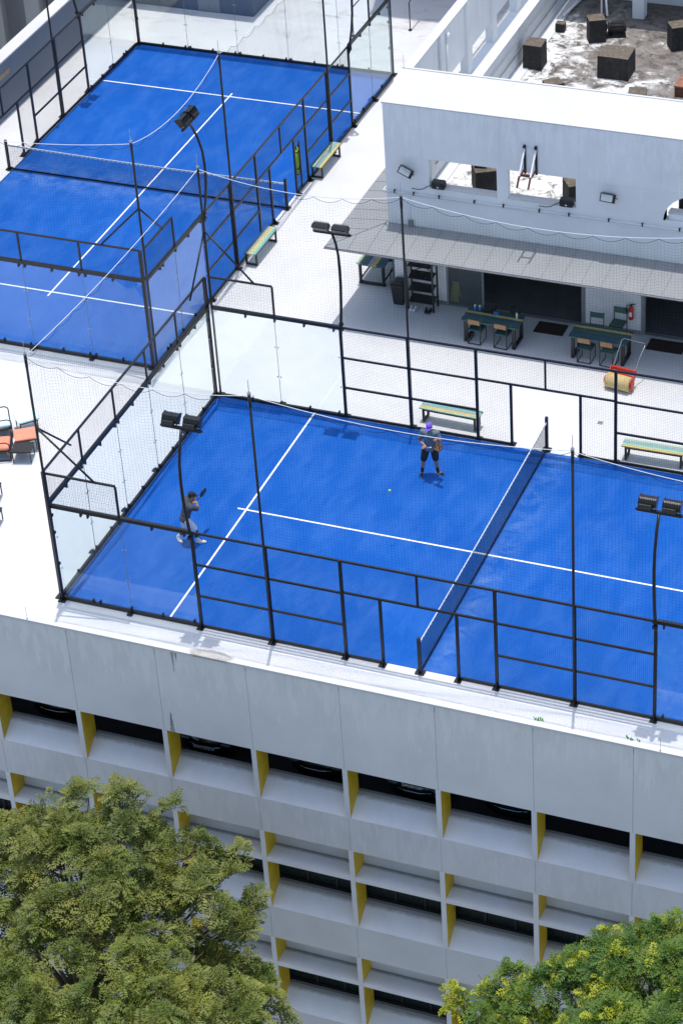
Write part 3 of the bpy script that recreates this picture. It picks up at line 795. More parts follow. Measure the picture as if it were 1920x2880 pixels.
# grey sheet canopy with hip corner: eave z 2.62 at Y 14.75, joint to wall 2.76
cn = MB()
E = [(1.62,14.72,2.64),(XR,14.72,2.64),(XR,YW-.004,2.78),(3.02,YW-.004,2.78),(1.62,34,2.64),(3.02,34,2.78)]
vs = E + [(x,y,z-.04) for x,y,z in E]
cn.add(vs, [(0,1,2,3),(0,3,5,4),(0,6,7,1),(0,4,10,6),(4,5,11,10),(1,7,8,2)])
cn.add(vs, [(6,9,8,7),(6,10,11,9)], 1)
M['soffit'] = pm('shade_dark_soffit', (.07, .072, .075), .8, .2, 2)  # underside coloured dark to cut bounce light and deepen the canopy shade
can = pv(cn).build('canopy', [M['sheet'], M['soffit']], pent)
sm_ = MB()
x = 2.35
while x < XR:
    xt = max(x, 3.02)
    if x >= 3.02: sm_.beam((x,14.74,2.646), (x,YW-.01,2.786), .009, .010)
    else:
        f = (x-1.62)/1.4; sm_.beam((x,14.74,2.646), (x,14.72+f*1.68-.02,2.64+.14*f+.006), .014, .012)
    x += .60
y = 15.3
while y < 33.5:
    f = min(1, (y-14.72)/1.68)
    sm_.beam((1.64,y,2.646), (1.62+1.4*f-.01,y,2.644+.14*f), .009, .010)
    y += .60
sm_.beam((1.63,14.73,2.646), (3.0,16.38,2.786), .02, .014)
sm_.v = [(x-3,y-16.4,z) for x,y,z in sm_.v]; sm_.build('sheet_joint', M['grey'], can)
gt = MB(); gt.tube([(1.6,14.70,2.60),(XR,14.70,2.60)], .022, 8); pv(gt).build('eave_trim', M['grey'], can)
cp = MB()
cp.tube([(1.75,20.5,0),(1.75,20.5,2.6)], .03, 8)
cp.box(3.36, 3.50, 16.60, 16.69, 0, 2.6)
pv(cp).build('canopy_support', M['white'], pent)

# long white conduit with clips on the wall
cd = thing('wall_conduit', 'thin white conduit pipe with clips running along the white wall below the openings', 'pipe', (3,16.4,3.9))
m = MB(); m.tube([(-.06,-.05,-.02),(XR-3,-.05,.05)], .018, 8); m.tube([(-.06,-.045,-.09),(XR-3,-.045,-.03)], .015, 8); m.tube([(.75,-.05,-.05),(.75,-.05,-1.0)], .015, 8); m.tube([(-.06,-.05,-.02),(-.06,.2,-.02)], .018, 8); m.build('pipe', M['white'], cd)
m = MB()
for x in (.3,.9,1.7,2.8,3.7,4.8,5.7,6.9,7.9,9.0,10.2): m.box(x-.02, x+.02, -.075, -.02, -.055+x*.003, .04+x*.003)
m.build('clip', M['plastic'], cd)
m = MB(); m.box(.70,.84,-.09,-.01,-1.12,-.92); m.build('junction_box', M['grey'], cd)

def wall_flood(label, loc, roll, pitch):
    t = thing('wall_floodlight', label, 'floodlight', loc, 0, 'floodlights fixed to the white wall')
    t.rotation_euler = (pitch, roll, 0); t.scale = (.84, .84, .84)
    m = MB(); m.box(-.27,.27,-.30,-.26,-.15,.15); m.rbox(-.25,.25,-.26,-.18,-.13,.13,.02); m.build('housing', M['black'], t)
    g_ = MB(); g_.box(-.235,.17,-.304,-.3005,-.12,.12); g_.build('lamp_glass', M['lglass'], t)
    f = MB()
    for i in range(11): f.box(-.22+.042*i, -.212+.042*i, -.255, -.10, .13, .17)
    f.box(-.23,.22,-.25,-.12,.125,.132); f.build('cooling_fins', M['steel'], t)
    b = MB(); b.beam((0,-.2,0),(0,.02,0),.05,.03); b.beam((-.29,-.22,0),(-.29,-.05,0),.02,.03); b.beam((.29,-.22,0),(.29,-.05,0),.02,.03); b.beam((-.29,-.05,0),(.29,-.05,0),.03,.02); b.build('bracket', M['grey'], t)
wall_flood('tilted wall floodlight near the left corner of the white wall', (3.72,16.38,4.62), R(24), R(-22))
wall_flood('level wall floodlight on the white wall right of the two openings', (9.92,16.38,4.66), R(4), R(-20))
def speaker(label, loc):
    t = thing('cable_box', label, 'box', loc, 0, 'black boxes on the opening sills')
    m = MB(); m.rbox(-.2,.2,-.13,.1,0,.24,.025); m.build('housing', M['plastic'], t)
    m = MB(); m.box(-.21,.21,-.14,.11,.11,.13); 
    for x in (-.13,.13): m.box(x-.02,x+.02,-.15,-.13,.06,.18)
    m.build('latch', M['black'], t)
    m = MB(); m.box(-.02,.03,-.134,-.1305,.05,.09); m.build('white_sticker', M['white'], t)
    m = MB(); m.tube([(-.2,0,.08),(-.34,-.05,.02),(-.45,-.13,-.04),(-.6,-.16,-.06),(-.8,-.16,-.05)], .012, 6); m.build('cable', M['black'], t)
speaker('black box with a cable on the sill of the left opening', (4.68,16.44,4.16))
speaker('black box with a cable on the sill of the right opening', (8.62,16.44,4.16))
# steel bracket sticking out of the wall
hb = thing('hoist_bracket', 'rusty white steel bracket of two slanting arms jutting from the white wall', 'bracket', (7.55,16.4,5.2))
m = MB()
for x in (-.17,.17):
    m.beam((x,-.02,.66),(x+.0,-.55,.04),.045,.055)
m.build('arm', M['white'], hb)
M['rust'] = pm("rusty_steel", (.12,.045,.025), .8, .4, 14)
m = MB()
for x in (-.17,.17):
    m.beam((x,-.555,.034),(x,-.78,-.22),.047,.057)
    m.beam((x,-.02,.02),(x,-.50,.0),.04,.04)
m.beam((-.14,-.50,.06),(.14,-.50,.06),.06,.07); m.build('rusty_tip', M['rust'], hb)
m = MB()
for x in (-.17,.17): m.box(x-.035,x+.035,-.03,-.002,-.15,.78); m.tube([(x,-.03,.74),(x,-.09,.74)], .045, 8)
m.build('back_plate', M['black'], hb)

# concrete plinths on the stained roof
def plinth(label, cx_, cy_, w_, d_, z0, h, rot=0, pyr=0, cap=0):
    t = thing('concrete_plinth', label, 'plinth', (cx_,cy_,z0), rot, 'blackened concrete plinths on the flat roof')
    m = MB(); a, b = w_/2, d_/2
    m.add([(-a-.01,-b-.01,0),(a+.01,-b-.01,0),(a,b,0),(-a,b,0),(-a,-b,h),(a,-b,h-.01),(a-.01,b,h),(-a,b-.01,h+.005)], [(3,2,1,0),(0,1,5,4),(1,2,6,5),(2,3,7,6),(3,0,4,7)])
    m.build('body', M['plinth'], t)
    m = MB()
    if pyr: m.add([(-a,-b,h+.003),(a,-b,h+.003),(a,b,h+.003),(-a,b,h+.003),(0,0,h+pyr)], [(0,1,4),(1,2,4),(2,3,4),(3,0,4)])
    else: m.add([(-a,-b,h+.003),(a,-b,h-.007),(a-.01,b,h+.003),(-a,b-.01,h+.008)], [(0,1,2,3)])
    m.build('top', M['plinth_top'], t)
    return t
zr = 3.2
plinth('tall dark plinth with pale streaks near the left wall of the stained roof', 4.27, 26.75, .62, .62, zr, .84)
plinth('smallest cube shaped plinth at the rear left of the stained roof', 4.29, 29.45, .30, .26, zr, .30)
plinth('dark plinth turned on edge in front of the black pump', 5.63, 29.1, .56, .50, zr, .80, R(28))
plinth('largest wide dark plinth in the middle of the stained roof', 7.0, 26.85, 1.02, .88, zr, .77)
plinth('dark plinth beside the green pump at the right edge', 8.4, 29.25, .62, .55, zr, .82, R(33))
plinth('plinth with a low pointed top just behind the white slab', 5.83, 23.85, .56, .50, zr, 1.0, R(40), .12)
plinth('plinth with a low ridged top just behind the white slab at the right', 8.55, 23.9, .55, .55, zr, 1.0, R(12), .1)
plinth('large plinth seen through the left opening of the white wall', 5.5, 18.55, .95, .75, zr, .72, R(30))
plinth('small block standing on the plinth seen through the left opening', 5.28, 18.5, .36, .34, zr+.73, .34, R(10))
plinth('plinth with broken top seen through the right opening of the white wall', 8.3, 18.45, .72, .66, zr, .68, R(35), .08)

def pump(label, loc, rz, mat):
    t = thing('water_pump', label, 'pump', loc, rz, 'pumps on the stained roof')
    m = MB(); m.tube([(-.3,0,.3),(.18,0,.3)], .17, 16); m.tube([(.18,0,.3),(.24,0,.3)], .19, 16); m.tube([(-.36,0,.3),(-.3,0,.3)], .15, 16)
    for i in range(10):
        a = 2*math.pi*i/10; m.beam((-.28,.175*math.cos(a),.3+.175*math.sin(a)), (.15,.175*math.cos(a),.3+.175*math.sin(a)), .02, .03)
    m.build('motor', mat, t)
    m = MB(); m.ell((.38,0,.32), (.13,.20,.20), 14, 10); m.tube([(.38,0,.45),(.38,0,.72)], .07, 10); m.tube([(.38,0,.68),(.38,0,.72)], .11, 12); m.build('pump_casing', mat, t)
    m = MB(); m.box(-.35,.5,-.2,.2,0,.06); m.box(-.2,.1,-.15,.15,.06,.14); m.build('base', M['plinth'], t)
M['green'] = pm("green_enamel", (.02, .26, .14), .35, .15, 8)
pump('green pump at the top right corner of the stained roof', (8.35,30.9,3.2), R(100), M['green'])
pump('black pump standing behind the plinth on edge', (6.15,29.55,3.2), R(200), M['plinth'])
M['pinkish'] = pm("faded_red_paint", (.50, .16, .14), .6, .2, 9)
pump('faded red pump visible through the round opening', (12.05,17.15,3.55), R(40), M['pinkish'])
plinth('low dark plinth under the faded red pump behind the round opening', 12.1, 17.25, 1.1, .8, zr, .35)
ec = thing('dark_fill_block', 'dark block with a red pipe added to darken the round opening', 'cabinet', (12.5,18.2,3.2))  # made-up dark block that darkens the view through the round opening
m = MB(); m.rbox(-.95,.95,-.35,.4,0,1.25,.03); m.build('body', M['plastic'], ec)
m = MB(); m.tube([(-.7,-.42,.3),(-.7,-.42,1.0),(-.2,-.42,1.1),(.3,-.42,.7)], .05, 8); m.build('red_pipe', M['pinkish'], ec)
m = MB(); m.tube([(-.62,-.40,.78),(-.62,-.47,.78)], .10, 14); m.tube([(-.62,-.47,.78),(-.62,-.48,.78)], .035, 10); m.build('hand_wheel', M['white'], ec)
cb = thing('white_box', 'white metal box on the edge of the round opening', 'box', (11.85,16.62,4.14))
m = MB(); m.rbox(-.22,.22,-.15,.15,0,.2,.015); m.build('box', M['white'], cb)
m = MB(); m.box(-.23,.23,-.16,.16,.2,.215); m.build('lid', M['pentw'], cb)
M['rust2'] = pm('faded_rust', (.26,.12,.08), .8, .4, 8)
rb = thing('rusty_box', 'rusty red metal box at the right edge of the stained roof', 'box', (9.62,26.15,3.2))
m = MB(); m.box(-.38,.4,-.4,.4,0,.34); m.build('body', M['rust'], rb); m = MB(); m.box(-.4,.42,-.42,.42,.34,.38); m.build('lid', M['rust2'], rb)
pi = thing('white_roof_pipe', 'slim white pipe slanting up from the stained roof', 'pipe', (5.2,30.2,3.2))
m = MB(); m.tube([(.75,-.9,.8),(.45,-.2,1.7),(.3,.2,2.4)], .035, 8); m.build('pipe', M['white'], pi)
m = MB(); m.tube([(-1.1,.2,.12),(-.9,1.8,.12)], .05, 8); m.tube([(.28,0,0),(.28,0,2.3)], .03, 8); m.build('riser', M['white'], pi)

# ------------------------------------------------------------------ boundary wall, neighbours
bw = thing('boundary_wall', 'grey boundary wall with bright white coping along the left of the roof', 'wall', (-14.75,10,0))
M['bwall'] = facade("grey_painted_wall", (.17, .20, .24), 1.9, .3)
m = MB(); m.box(-.2,.25,2,36,-.2,1.99); m.build('wall', M['bwall'], bw)
m = MB(); m.box(-.24,.27,1.98,36.02,1.99,2.05); m.build('coping', M['pentw'], bw)
M['wallsign'] = pm("tan_plate", (.38, .28, .16), .7, .15, 5)
m = MB(); m.box(.252,.262,13.0,15.0,1.45,1.62); m.build('tan_plate', M['wallsign'], bw)
pb = thing('plant_room', 'dark grey plant room box at the rear of the roof', 'plant room', (-11.7,36.2,0))
M['dgrey'] = facade("dark_grey_panel", (.10, .115, .14), 3, .3)
m = MB(); m.box(-2.6,2.45,-2.0,2.2,-.01,3.4); m.build('wall', M['dgrey'], pb); m = MB(); m.box(-2.68,2.53,-2.08,2.28,3.4,3.52); m.build('roof', M['pentw'], pb)
m = MB(); m.box(.2,1.1,-2.03,-2.0,0,2.1); m.build('door', M['grey'], pb)
st = thing('unseen_shade_tower', 'tall unseen grey tower added behind the roof to shade its rear deck', 'tower', (-1.5,40.4,0))  # out-of-view tower; height and dark wall shaped to shade the rear deck
M['tower'] = facade('grey_tower_render', (.16, .17, .19), 20, .3)
m = MB(); m.box(-4.2,4.4,-2.4,3,-.01,21.5); m.build('wall', M['tower'], st); m = MB(); m.box(-4.3,4.5,-2.5,3.1,21.5,21.8); m.build('roof', M['pentw'], st)
m = MB(); m.box(-3,-2,-2.43,-2.4,0,2.2); m.build('door', M['grey'], st)
hr = thing('roof_handrail', 'thin dark handrail on the deck behind the far court', 'handrail', (-3.15,34.6,0))
m = MB(); m.tube([(0,0,0),(0,0,1.05),(0,.05,1.1),(.0,3.2,1.1),(0,3.2,0)], .022, 8); m.box(-.06,.06,-.06,.06,-.015,.012); m.build('rail', M['black'], hr)
hr2 = dup(hr, (-5.0,33.6,0), 0, 'thin dark handrail seen behind the rear glass of the far court')
nb = thing('neighbouring_building', 'pale grey building with dark window slots beyond the boundary wall', 'building', (-24,39,-19))
M['nbwall'] = facade("pale_grey_render", (.52, .52, .52), 30, .3)
m = MB()
m.box(-8,-.9,-22,22,0,34)
for y in (-14,-10.6,-7.2,-3.6,-.95,1.05,4.2,7.4,11,15): m.box(-.9,0,y-.62,y+.62,0,34)
m.build('wall', M['nbwall'], nb)
m = MB()
for y in (-12.3,-8.9,-5.4,-2.3,.05,2.6,5.8): m.box(-.898,-.88,y-.45,y+.45,0,33.9)
m.build('window_slot', M['inside'], nb)
bal = MB()
for z in (13.2,): 
    for k in range(7): bal.box(-.5,-.47,-3.0+.0,-1.6,z+.14*k,z+.03+.14*k)
    for k in range(6): bal.box(-.5,-.46,-3.0+.28*k,-2.97+.28*k,z,z+1.0)
bal.build('balcony_rail', M['black'], nb)
m = MB(); m.box(-8.1,.1,-22.1,22.1,34,34.3); m.build('roof', M['pentw'], nb)

# ------------------------------------------------------------------ furniture
def planks(m, x0, x1, y0, y1, z0, z1, n, seq, along='x'):
    for i in range(n):
        a = y0+(y1-y0)*i/n+.003; b = y0+(y1-y0)*(i+1)/n-.003
        e = rnd.uniform(-.012,.012)
        m.box(x0+e, x1+e, a, b, z0, z1, seq[i % len(seq)])
def bench(label, loc, rz, seq):
    t = thing('painted_bench', label, 'bench', loc, rz, 'painted plank benches beside the courts')
    m = MB(); planks(m, -.9, .9, -.2, .2, .42, .455, 5, seq); m.build('seat', PL, t)
    for s in (-1, 1):
        f = MB(); x = s*.78
        for y in (-.17,.17): f.box(x-.03, x+.03, y-.025, y+.025, .0, .418)
        f.box(x-.03, x+.03, -.144, .144, 0, .045); f.box(x-.03, x+.03, -.144, .144, .37, .417); f.build('leg', M['black'], t)
    f = MB(); 
    for y in (-.18,.18): f.box(-.75,.75,y-.015,y+.015,.375,.418)
    f.build('frame', M['black'], t)
    return t
bench('painted bench by the near court behind the player in the purple cap', (7.0,10.62,0), R(-2), [3,2,5,0,4])
bench('painted bench by the near court cut off at the right edge', (13.0,10.48,0), R(1), [2,3,0,5,3])
bench('lower painted bench beside the far court fence', (-2.04,18.05,0), R(90), [0,3,2,5,1])
bench('upper painted bench beside the far court fence next to the green ball tubes', (-2.19,23.95,0), R(90), [2,0,5,3,4])

def table(label, loc, rz, seq, L=1.76, W=.78):
    t = thing('plank_table', label, 'table', loc, rz, 'painted plank tables on the terrace')
    m = MB(); planks(m, -L/2, L/2, -W/2, W/2, .715, .755, 7, seq); m.build('table_top', PL, t)
    for s in (-1, 1):
        f = MB(); x = s*(L/2-.12)
        for y in (-W/2+.08, W/2-.08): f.box(x-.05, x+.05, y-.035, y+.035, .06, .65)
        f.box(x-.05, x+.05, -W/2+.03, W/2-.03, 0, .06); f.box(x-.05, x+.05, -W/2+.03, W/2-.03, .65, .712); f.build('leg', M['black'], t)
    return t
table('plank table on the terrace with cups and bags on it', (6.70,15.20,0), R(-2), [6,4,1,6,2,6,4])
table('plank table on the terrace behind the red court roller', (10.02,15.22,0), R(-1), [6,1,6,4,6,2,6])
lt = table('plank table with lower frame at the left end of the canopy', (2.06,17.95,0), R(90), [1,6,2,5,1,4,3], 1.75, .92)
f = MB()
for y in (-.38,.38): f.box(-.70,.70,y-.02,y+.02,.12,.16)
f.build('lower_frame', M['black'], lt)
def chair(label, loc, rz, back, seat):
    t = thing('terrace_chair', label, 'chair', loc, rz, 'metal framed chairs around the terrace tables')
    m = MB(); m.box(-.21,.21,-.2,.2,.44,.465); m.build('seat', PL[seat], t)
    m = MB(); m.prism([(-.235,.68),(-.21,.68),(-.225,.84),(-.25,.84)], 'x', -.215, .215); m.build('backrest', M['tanwood'] if back < 0 else PL[back], t)
    f = MB()
    for x in (-.2,.2):
        f.tube([(x,-.245,.86),(x,-.215,.46),(x,-.24,.02),(x,.22,.02),(x,.2,.43)], .014, 6)
        f.tube([(x,-.21,.43),(x,.2,.43)], .014, 6)
    f.tube([(-.2,-.24,.02),(.2,-.24,.02)], .014, 6); f.tube([(-.2,.2,.43),(.2,.2,.43)], .014, 6); f.build('frame', M['black'], t)
    return t
chair('left tan backed chair at the table with the cups', (6.25,15.0,0), R(-3), -1, 6)
chair('right tan backed chair at the table with the cups', (7.08,14.98,0), R(-4), -1, 6)
chair('left tan backed chair at the table behind the roller', (9.66,14.92,0), R(-2), -1, 6)
chair('right tan backed chair at the table behind the roller', (10.36,14.90,0), R(-5), -1, 4)
chair('green chair on the wall side of the table in front of the white wall', (9.62,15.95,0), R(183), 6, 6)
chair('green chair standing below the fire extinguisher', (10.18,16.40,0), R(176), 4, 4)
chair('dark chair on the near right side of the left table', (2.80,17.62,0), R(86), 6, 6)
chair('dark chair on the rear right side of the left table', (2.80,18.35,0), R(95), 6, 6)

sr = thing('shoe_rack', 'tall black four tier rack with shoes under it against the white wall', 'rack', (4.05,16.33,0))
m = MB()
for x in (-.41,.41):
    for y in (-.2,.2): m.box(x-.025,x+.025,y-.02,y+.02,0,1.85)
    m.box(x-.015,x+.015,-.18,.18,1.79,1.83)
m.build('frame', M['black'], sr)
M['blackwood'] = wood("black_stained_wood", (.014,.014,.016))
for z in (.27,.68,1.1,1.52):
    m = MB(); 
    for k in range(5): m.add([(-.385,-.185+.075*k,z+.016*k),(.385,-.185+.075*k,z+.016*k),(.385,-.118+.075*k,z+.014+.016*k),(-.385,-.118+.075*k,z+.014+.016*k)], [(0,1,2,3)]); m.box(-.385,.385,-.185+.075*k,-.118+.075*k,z-.022+.015*k,z-.004+.015*k)
    m.build('shelf', M['blackwood'], sr)
m = MB(); m.beam((-.39,.19,1.5),(.39,.19,1.12),.01,.025); m.beam((-.39,.198,1.12),(.39,.198,1.5),.01,.025); m.build('cross_brace', M['black'], sr)
def shoe(m, x, y, rz, mi=0, z=0.0, s=1.0):
    mt = Matrix.Rotation(rz, 3, 'Z')
    def A(p): q = mt @ Vector((p[0]*s,p[1]*s,0)); return (q.x+x, q.y+y, p[2]*s+z)
    m.ell(A((0,-.045,.045)), (.045*s,.10*s,.045*s), 10, 8, mi, mt); m.ell(A((0,.07,.055)), (.042*s,.07*s,.055*s), 10, 8, mi, mt); m.ell(A((0,0,.012)), (.05*s,.145*s,.014*s), 12, 6, mi, mt)
for lab, x0, mt_ in (('pair of white sneakers on the floor under the black rack', 3.80, 'white'), ('pair of black shoes on the floor under the black rack', 4.28, 'black')):
    t = thing('shoe_pair', lab, 'shoes', (x0,16.12,0), 0, 'shoes on the floor under the rack')
    m = MB(); shoe(m, -.06, 0, R(8)); m.build('shoe', M[mt_], t); m = MB(); shoe(m, .06, -.01, R(-6)); m.build('shoe', M[mt_], t)
bn = thing('wheeled_bin', 'dark grey plastic bin with a lid beside the black rack', 'bin', (3.26,16.42,0))
m = MB(); m.add([(-.15,-.15,0),(.15,-.15,0),(.15,.15,0),(-.15,.15,0),(-.2,-.2,.62),(.2,-.2,.62),(.2,.2,.62),(-.2,.2,.62)], [(3,2,1,0),(0,1,5,4),(1,2,6,5),(2,3,7,6),(3,0,4,7),(4,5,6,7)]); m.build('body', M['plastic'], bn)
m = MB(); m.rbox(-.23,.23,-.23,.23,.62,.72,.03); m.prism([(-.2,.72),(.2,.72),(.12,.78),(-.12,.78)], 'y', -.18, .18); m.build('lid', M['plastic'], bn)

# things on the tables
M['bluecup'] = pm("blue_can", (.03,.22,.55), .3, .1, 9)
for lab, x in (('left blue drink can on the plank table', 6.05), ('right blue drink can on the plank table', 6.20)):
    t = thing('drink_can', lab, 'can', (x,15.46,.756), 0, 'blue drink cans')
    m = MB(); m.tube([(0,0,0),(0,0,.012),(0,0,.15)], [.03,.038,.038], 12); m.build('can', M['bluecup'], t); m = MB(); m.tube([(0,0,.15),(0,0,.185)], [.038,.033], 12); m.build('cap', M['white'], t)
M['bag'] = pm("black_fabric", (.012,.013,.016), .85, .3, 14)
bp = thing('backpack', 'black backpack slumped on the plank table beside the blue cans', 'bag', (6.52,15.50,.756))
m = MB(); m.ell((0,.02,.17), (.19,.13,.19), 14, 10); m.ell((-.03,-.09,.1), (.13,.07,.1), 12, 8); m.ell((.12,.02,.22), (.09,.1,.16), 12, 8)
fused('body', m, [M['bag']], bp, .012)
m = MB(); m.tube([(-.06,.02,.33),(-.03,.02,.40),(.03,.02,.40),(.06,.02,.33)], .012, 6); m.tube([(-.15,-.08,.25),(-.2,-.14,.12),(-.16,-.12,.02)], .015, 6); m.build('strap', M['black'], bp)
bc = thing('blue_pouch', 'small blue pouch leaning against the backpack', 'pouch', (6.74,15.36,.756))
m = MB(); m.rbox(-.08,.08,-.04,.04,0,.13,.03); m.build('body', M['bluecup'], bc); m = MB(); m.box(-.075,.075,-.043,-.0405,.09,.1); m.build('zip', M['black'], bc)
b2 = thing('sports_bag', 'small black sports bag at the right end of the plank table', 'bag', (7.28,15.55,.756))
m = MB(); m.ell((0,0,.13), (.17,.11,.13), 14, 10); m.ell((.06,0,.2), (.1,.08,.12), 12, 8); fused('body', m, [M['bag']], b2, .012)
m = MB(); m.tube([(-.1,0,.22),(-.07,0,.33),(.03,0,.36),(.09,0,.28)], .01, 6); m.build('handle', M['black'], b2)
wb = thing('water_bottle', 'white water bottle on the plank table in front of the black sports bag', 'bottle', (7.40,15.32,.756))
m = MB(); m.tube([(0,0,0),(0,0,.17),(0,0,.2)], [.035,.035,.022], 12); m.build('bottle', M['white'], wb); m = MB(); m.tube([(0,0,.2),(0,0,.235)], .02, 10); m.build('cap', M['grey'], wb)

for lab, x0, x1 in (('brown door mat on the terrace floor between the two tables', 7.68, 8.60), ('brown door mat on the terrace floor at the right edge', 11.15, 12.25)):
    t = thing('door_mat', lab, 'mat', ((x0+x1)/2,16.26,-.017), R(0), 'brown door mats')
    m = MB(); m.box(-(x1-x0)/2, (x1-x0)/2, -.31, .31, 0, .018); m.build('mat', M['mat'], t)
fe = thing('fire_extinguisher', 'red fire extinguisher hanging on the white wall', 'extinguisher', (10.52,16.60,.52))
m = MB(); m.tube([(0,0,0),(0,0,.04),(0,0,.36),(0,0,.42),(0,0,.46)], [.06,.075,.075,.05,.025], 14); m.build('cylinder', M['red'], fe)
m = MB(); m.tube([(0,0,.46),(0,0,.5)], .03, 8); m.beam((-.02,0,.51),(.13,0,.54),.03,.02); m.tube([(-.02,0,.49),(-.12,-.02,.47),(-.15,-.02,.38),(-.13,-.02,.2)], .014, 6); m.build('valve', M['black'], fe)
m = MB(); m.box(-.045,.045,-.078,-.072,.13,.28); m.build('label', M['white'], fe)
bb = thing('ceiling_heater', 'slim black bar fixed across the top of the white wall under the canopy', 'bar', (9.95,16.66,2.02))
m = MB(); m.rbox(-.62,.62,-.07,.03,-.06,.06,.015); m.build('body', M['black'], bb); m = MB(); m.box(-.6,.6,-.075,-.0705,-.04,.04); m.build('front', M['plastic'], bb)
# inside the shop
ct = thing('drinks_shelf', 'low shelf with red packets standing inside the dark room', 'shelf', (8.05,19.0,0))
m = MB(); m.box(-.7,.7,-.2,.2,.0,.9); m.box(-.72,.72,-.22,.22,.9,.94); m.build('cabinet', M['tanwood'], ct)
for k, x in enumerate((-.28,-.05,.2)):
    m = MB(); m.rbox(x-.07,x+.07,-.1,.06,.945,1.25,.01); m.build('packet', M['red'] if k != 1 else M['white'], ct)
ys = thing('wet_floor_sign', 'yellow folding floor sign behind the glass door', 'sign', (4.86,17.05,0))
M['signy'] = pm("yellow_plastic", (.65,.55,.03), .5, .1, 8)
m = MB(); m.prism([(-.14,0),(.14,0),(.09,.62),(-.09,.62)], 'y', -.16, -.14); m.v = [(x,y+z*.22,z) for x,y,z in m.v]; m.build('front_panel', M['signy'], ys)
m = MB(); m.prism([(-.14,0),(.14,0),(.09,.62),(-.09,.62)], 'y', .14, .16); m.v = [(x,y-z*.22,z) for x,y,z in m.v]; m.build('rear_panel', M['signy'], ys)

# court roller
ro = thing('court_roller', 'red court brush roller with a beige drum and a bent wire handle', 'roller', (11.02,13.68,0), R(-9))
M['drum'] = pm("beige_drum", (.60,.45,.20), .75, .12, 12, bmp=.2)
m = MB(); m.tube([(-.37,0,.22),(-.365,0,.22),(.365,0,.22),(.37,0,.22)], [.21,.22,.22,.21], 28); m.build('drum', M['drum'], ro)
m = MB()
for s in (-1,1): m.prism([(-.14,.12),(-.05,.03),(.10,.06),(.2,.25),(.34,.46),(.28,.5),(.1,.4),(-.1,.34)], 'x', s*.385-.012, s*.385+.012)
m.beam((-.39,.30,.47),(.39,.30,.47),.07,.09); m.beam((-.38,.2,.36),(.38,.2,.36),.04,.05)
m.tube([(.40,0,.22),(.44,0,.22)], .11, 18); m.tube([(-.44,0,.22),(-.40,0,.22)], .11, 18); m.build('frame', M['red'], ro)
m = MB(); m.tube([(-.33,.3,.47),(-.34,.62,.78),(-.345,.90,1.04),(-.30,.97,1.07),(.34,.97,1.07),(.39,.90,1.04),(.36,.6,.78),(.34,.3,.47)], .013, 8); m.build('handle', M['steel'], ro)

# ball tubes on the far court fence
bt = thing('ball_tubes', 'two lime green ball collector tubes standing at the far court fence', 'tubes', (-2.52,22.42,0))
M['lime'] = pm("lime_plastic", (.30,.62,.03), .4, .1, 8)
for yv in (-.09, .09):
    m = MB(); m.tube([(0,yv,.55),(0,yv,1.42)], .05, 12); tb = m.build('tube', M['lime'], bt)
    m = MB(); m.tube([(0,yv,1.42),(0,yv,1.52)], .03, 8); m.tube([(0,yv,.5),(0,yv,.55)], .052, 12); m.build('end_cap', M['black'], tb)
m = MB(); m.box(-.03,.055,-.14,.14,1.3,1.34); m.box(-.03,.055,-.14,.14,.7,.74); m.box(.06,.1,-.03,.03,.0,1.7); m.build('holder', M['black'], bt)

# drain plate on the deck
dp = MB(); dp.rbox(-.075,.075,-.075,.075,0,.012,.004); o = dp.build('drain_cover', M['grey']); o.location = (11.02,11.85,-.017); tag(o, 'small square grey drain cover on the white deck beside the near court', 'drain')

# lounge furniture at the left edge
M['turq'] = pm("turquoise_cushion", (.60,.84,.85), .85, .06, 8, bmp=.1)
M['orange'] = pm("orange_cushion", (.74,.27,.17), .85, .08, 8, bmp=.1)
M['wicker'] = pm("black_wicker", (.022,.023,.026), .6, .5, 70, bmp=.8, bs=90)
def lounge(label, loc, rz, cush):
    t = thing('lounge_chair', label, 'lounge chair', loc, rz, 'lounge chairs on the deck')
    m = MB(); m.rbox(-.36,.36,-.31,.31,.31,.42,.035); m.build('seat_cushion', M[cush], t)
    m = MB(); m.rbox(-.40,-.26,-.31,.31,.425,.80,.04); m.build('back_cushion', M[cush], t)
    f = MB()
    for y in (-.36,.36):
        f.tube([(-.4,y,.02),(-.4,y,.55),(-.34,y,.61),(.28,y,.61),(.36,y,.56),(.38,y,.5),(.38,y,.02)], .018, 8); f.tube([(-.4,y,.02),(.38,y,.02)], .016, 8)
    f.box(-.37,.37,-.34,.34,.24,.305); f.tube([(.38,-.36,.22),(.38,.36,.22)], .016, 8); f.build('frame', M['black'], t)
    m = MB(); m.tube([(.30,-.32,.30),(.30,-.36,.24),(.33,-.37,.19),(.36,-.34,.24),(.34,-.315,.3)], .010, 6); m.build('tie_strap', M[cush], t)
def ottoman(label, loc, rz, cush=None):
    t = thing('foot_stool', label, 'stool', loc, rz, 'foot stools of the lounge set')
    m = MB(); m.box(-.28,.28,-.26,.26,.33,.39); m.build('woven_top', M['wicker'], t)
    for sx in (-1,1):
        for sy in (-1,1):
            f = MB(); f.box(sx*.255-.014, sx*.255+.014, sy*.235-.014, sy*.235+.014, 0, .329); f.build('leg', M['black'], t)
    if cush: m = MB(); m.rbox(-.33,.33,-.30,.30,.395,.46,.025); m.build('cushion', M[cush], t)
lounge('orange cushioned lounge chair at the left edge', (-4.80,5.42,0), R(24), 'orange')
lounge('turquoise cushioned lounge chair at the left edge', (-5.34,6.42,0), R(34), 'turq')
ottoman('foot stool with an orange cushion behind the black wicker stool', (-4.20,6.02,0), R(34), 'orange')
ottoman('foot stool with a turquoise cushion behind the orange one', (-4.62,6.86,0), R(45), 'turq')
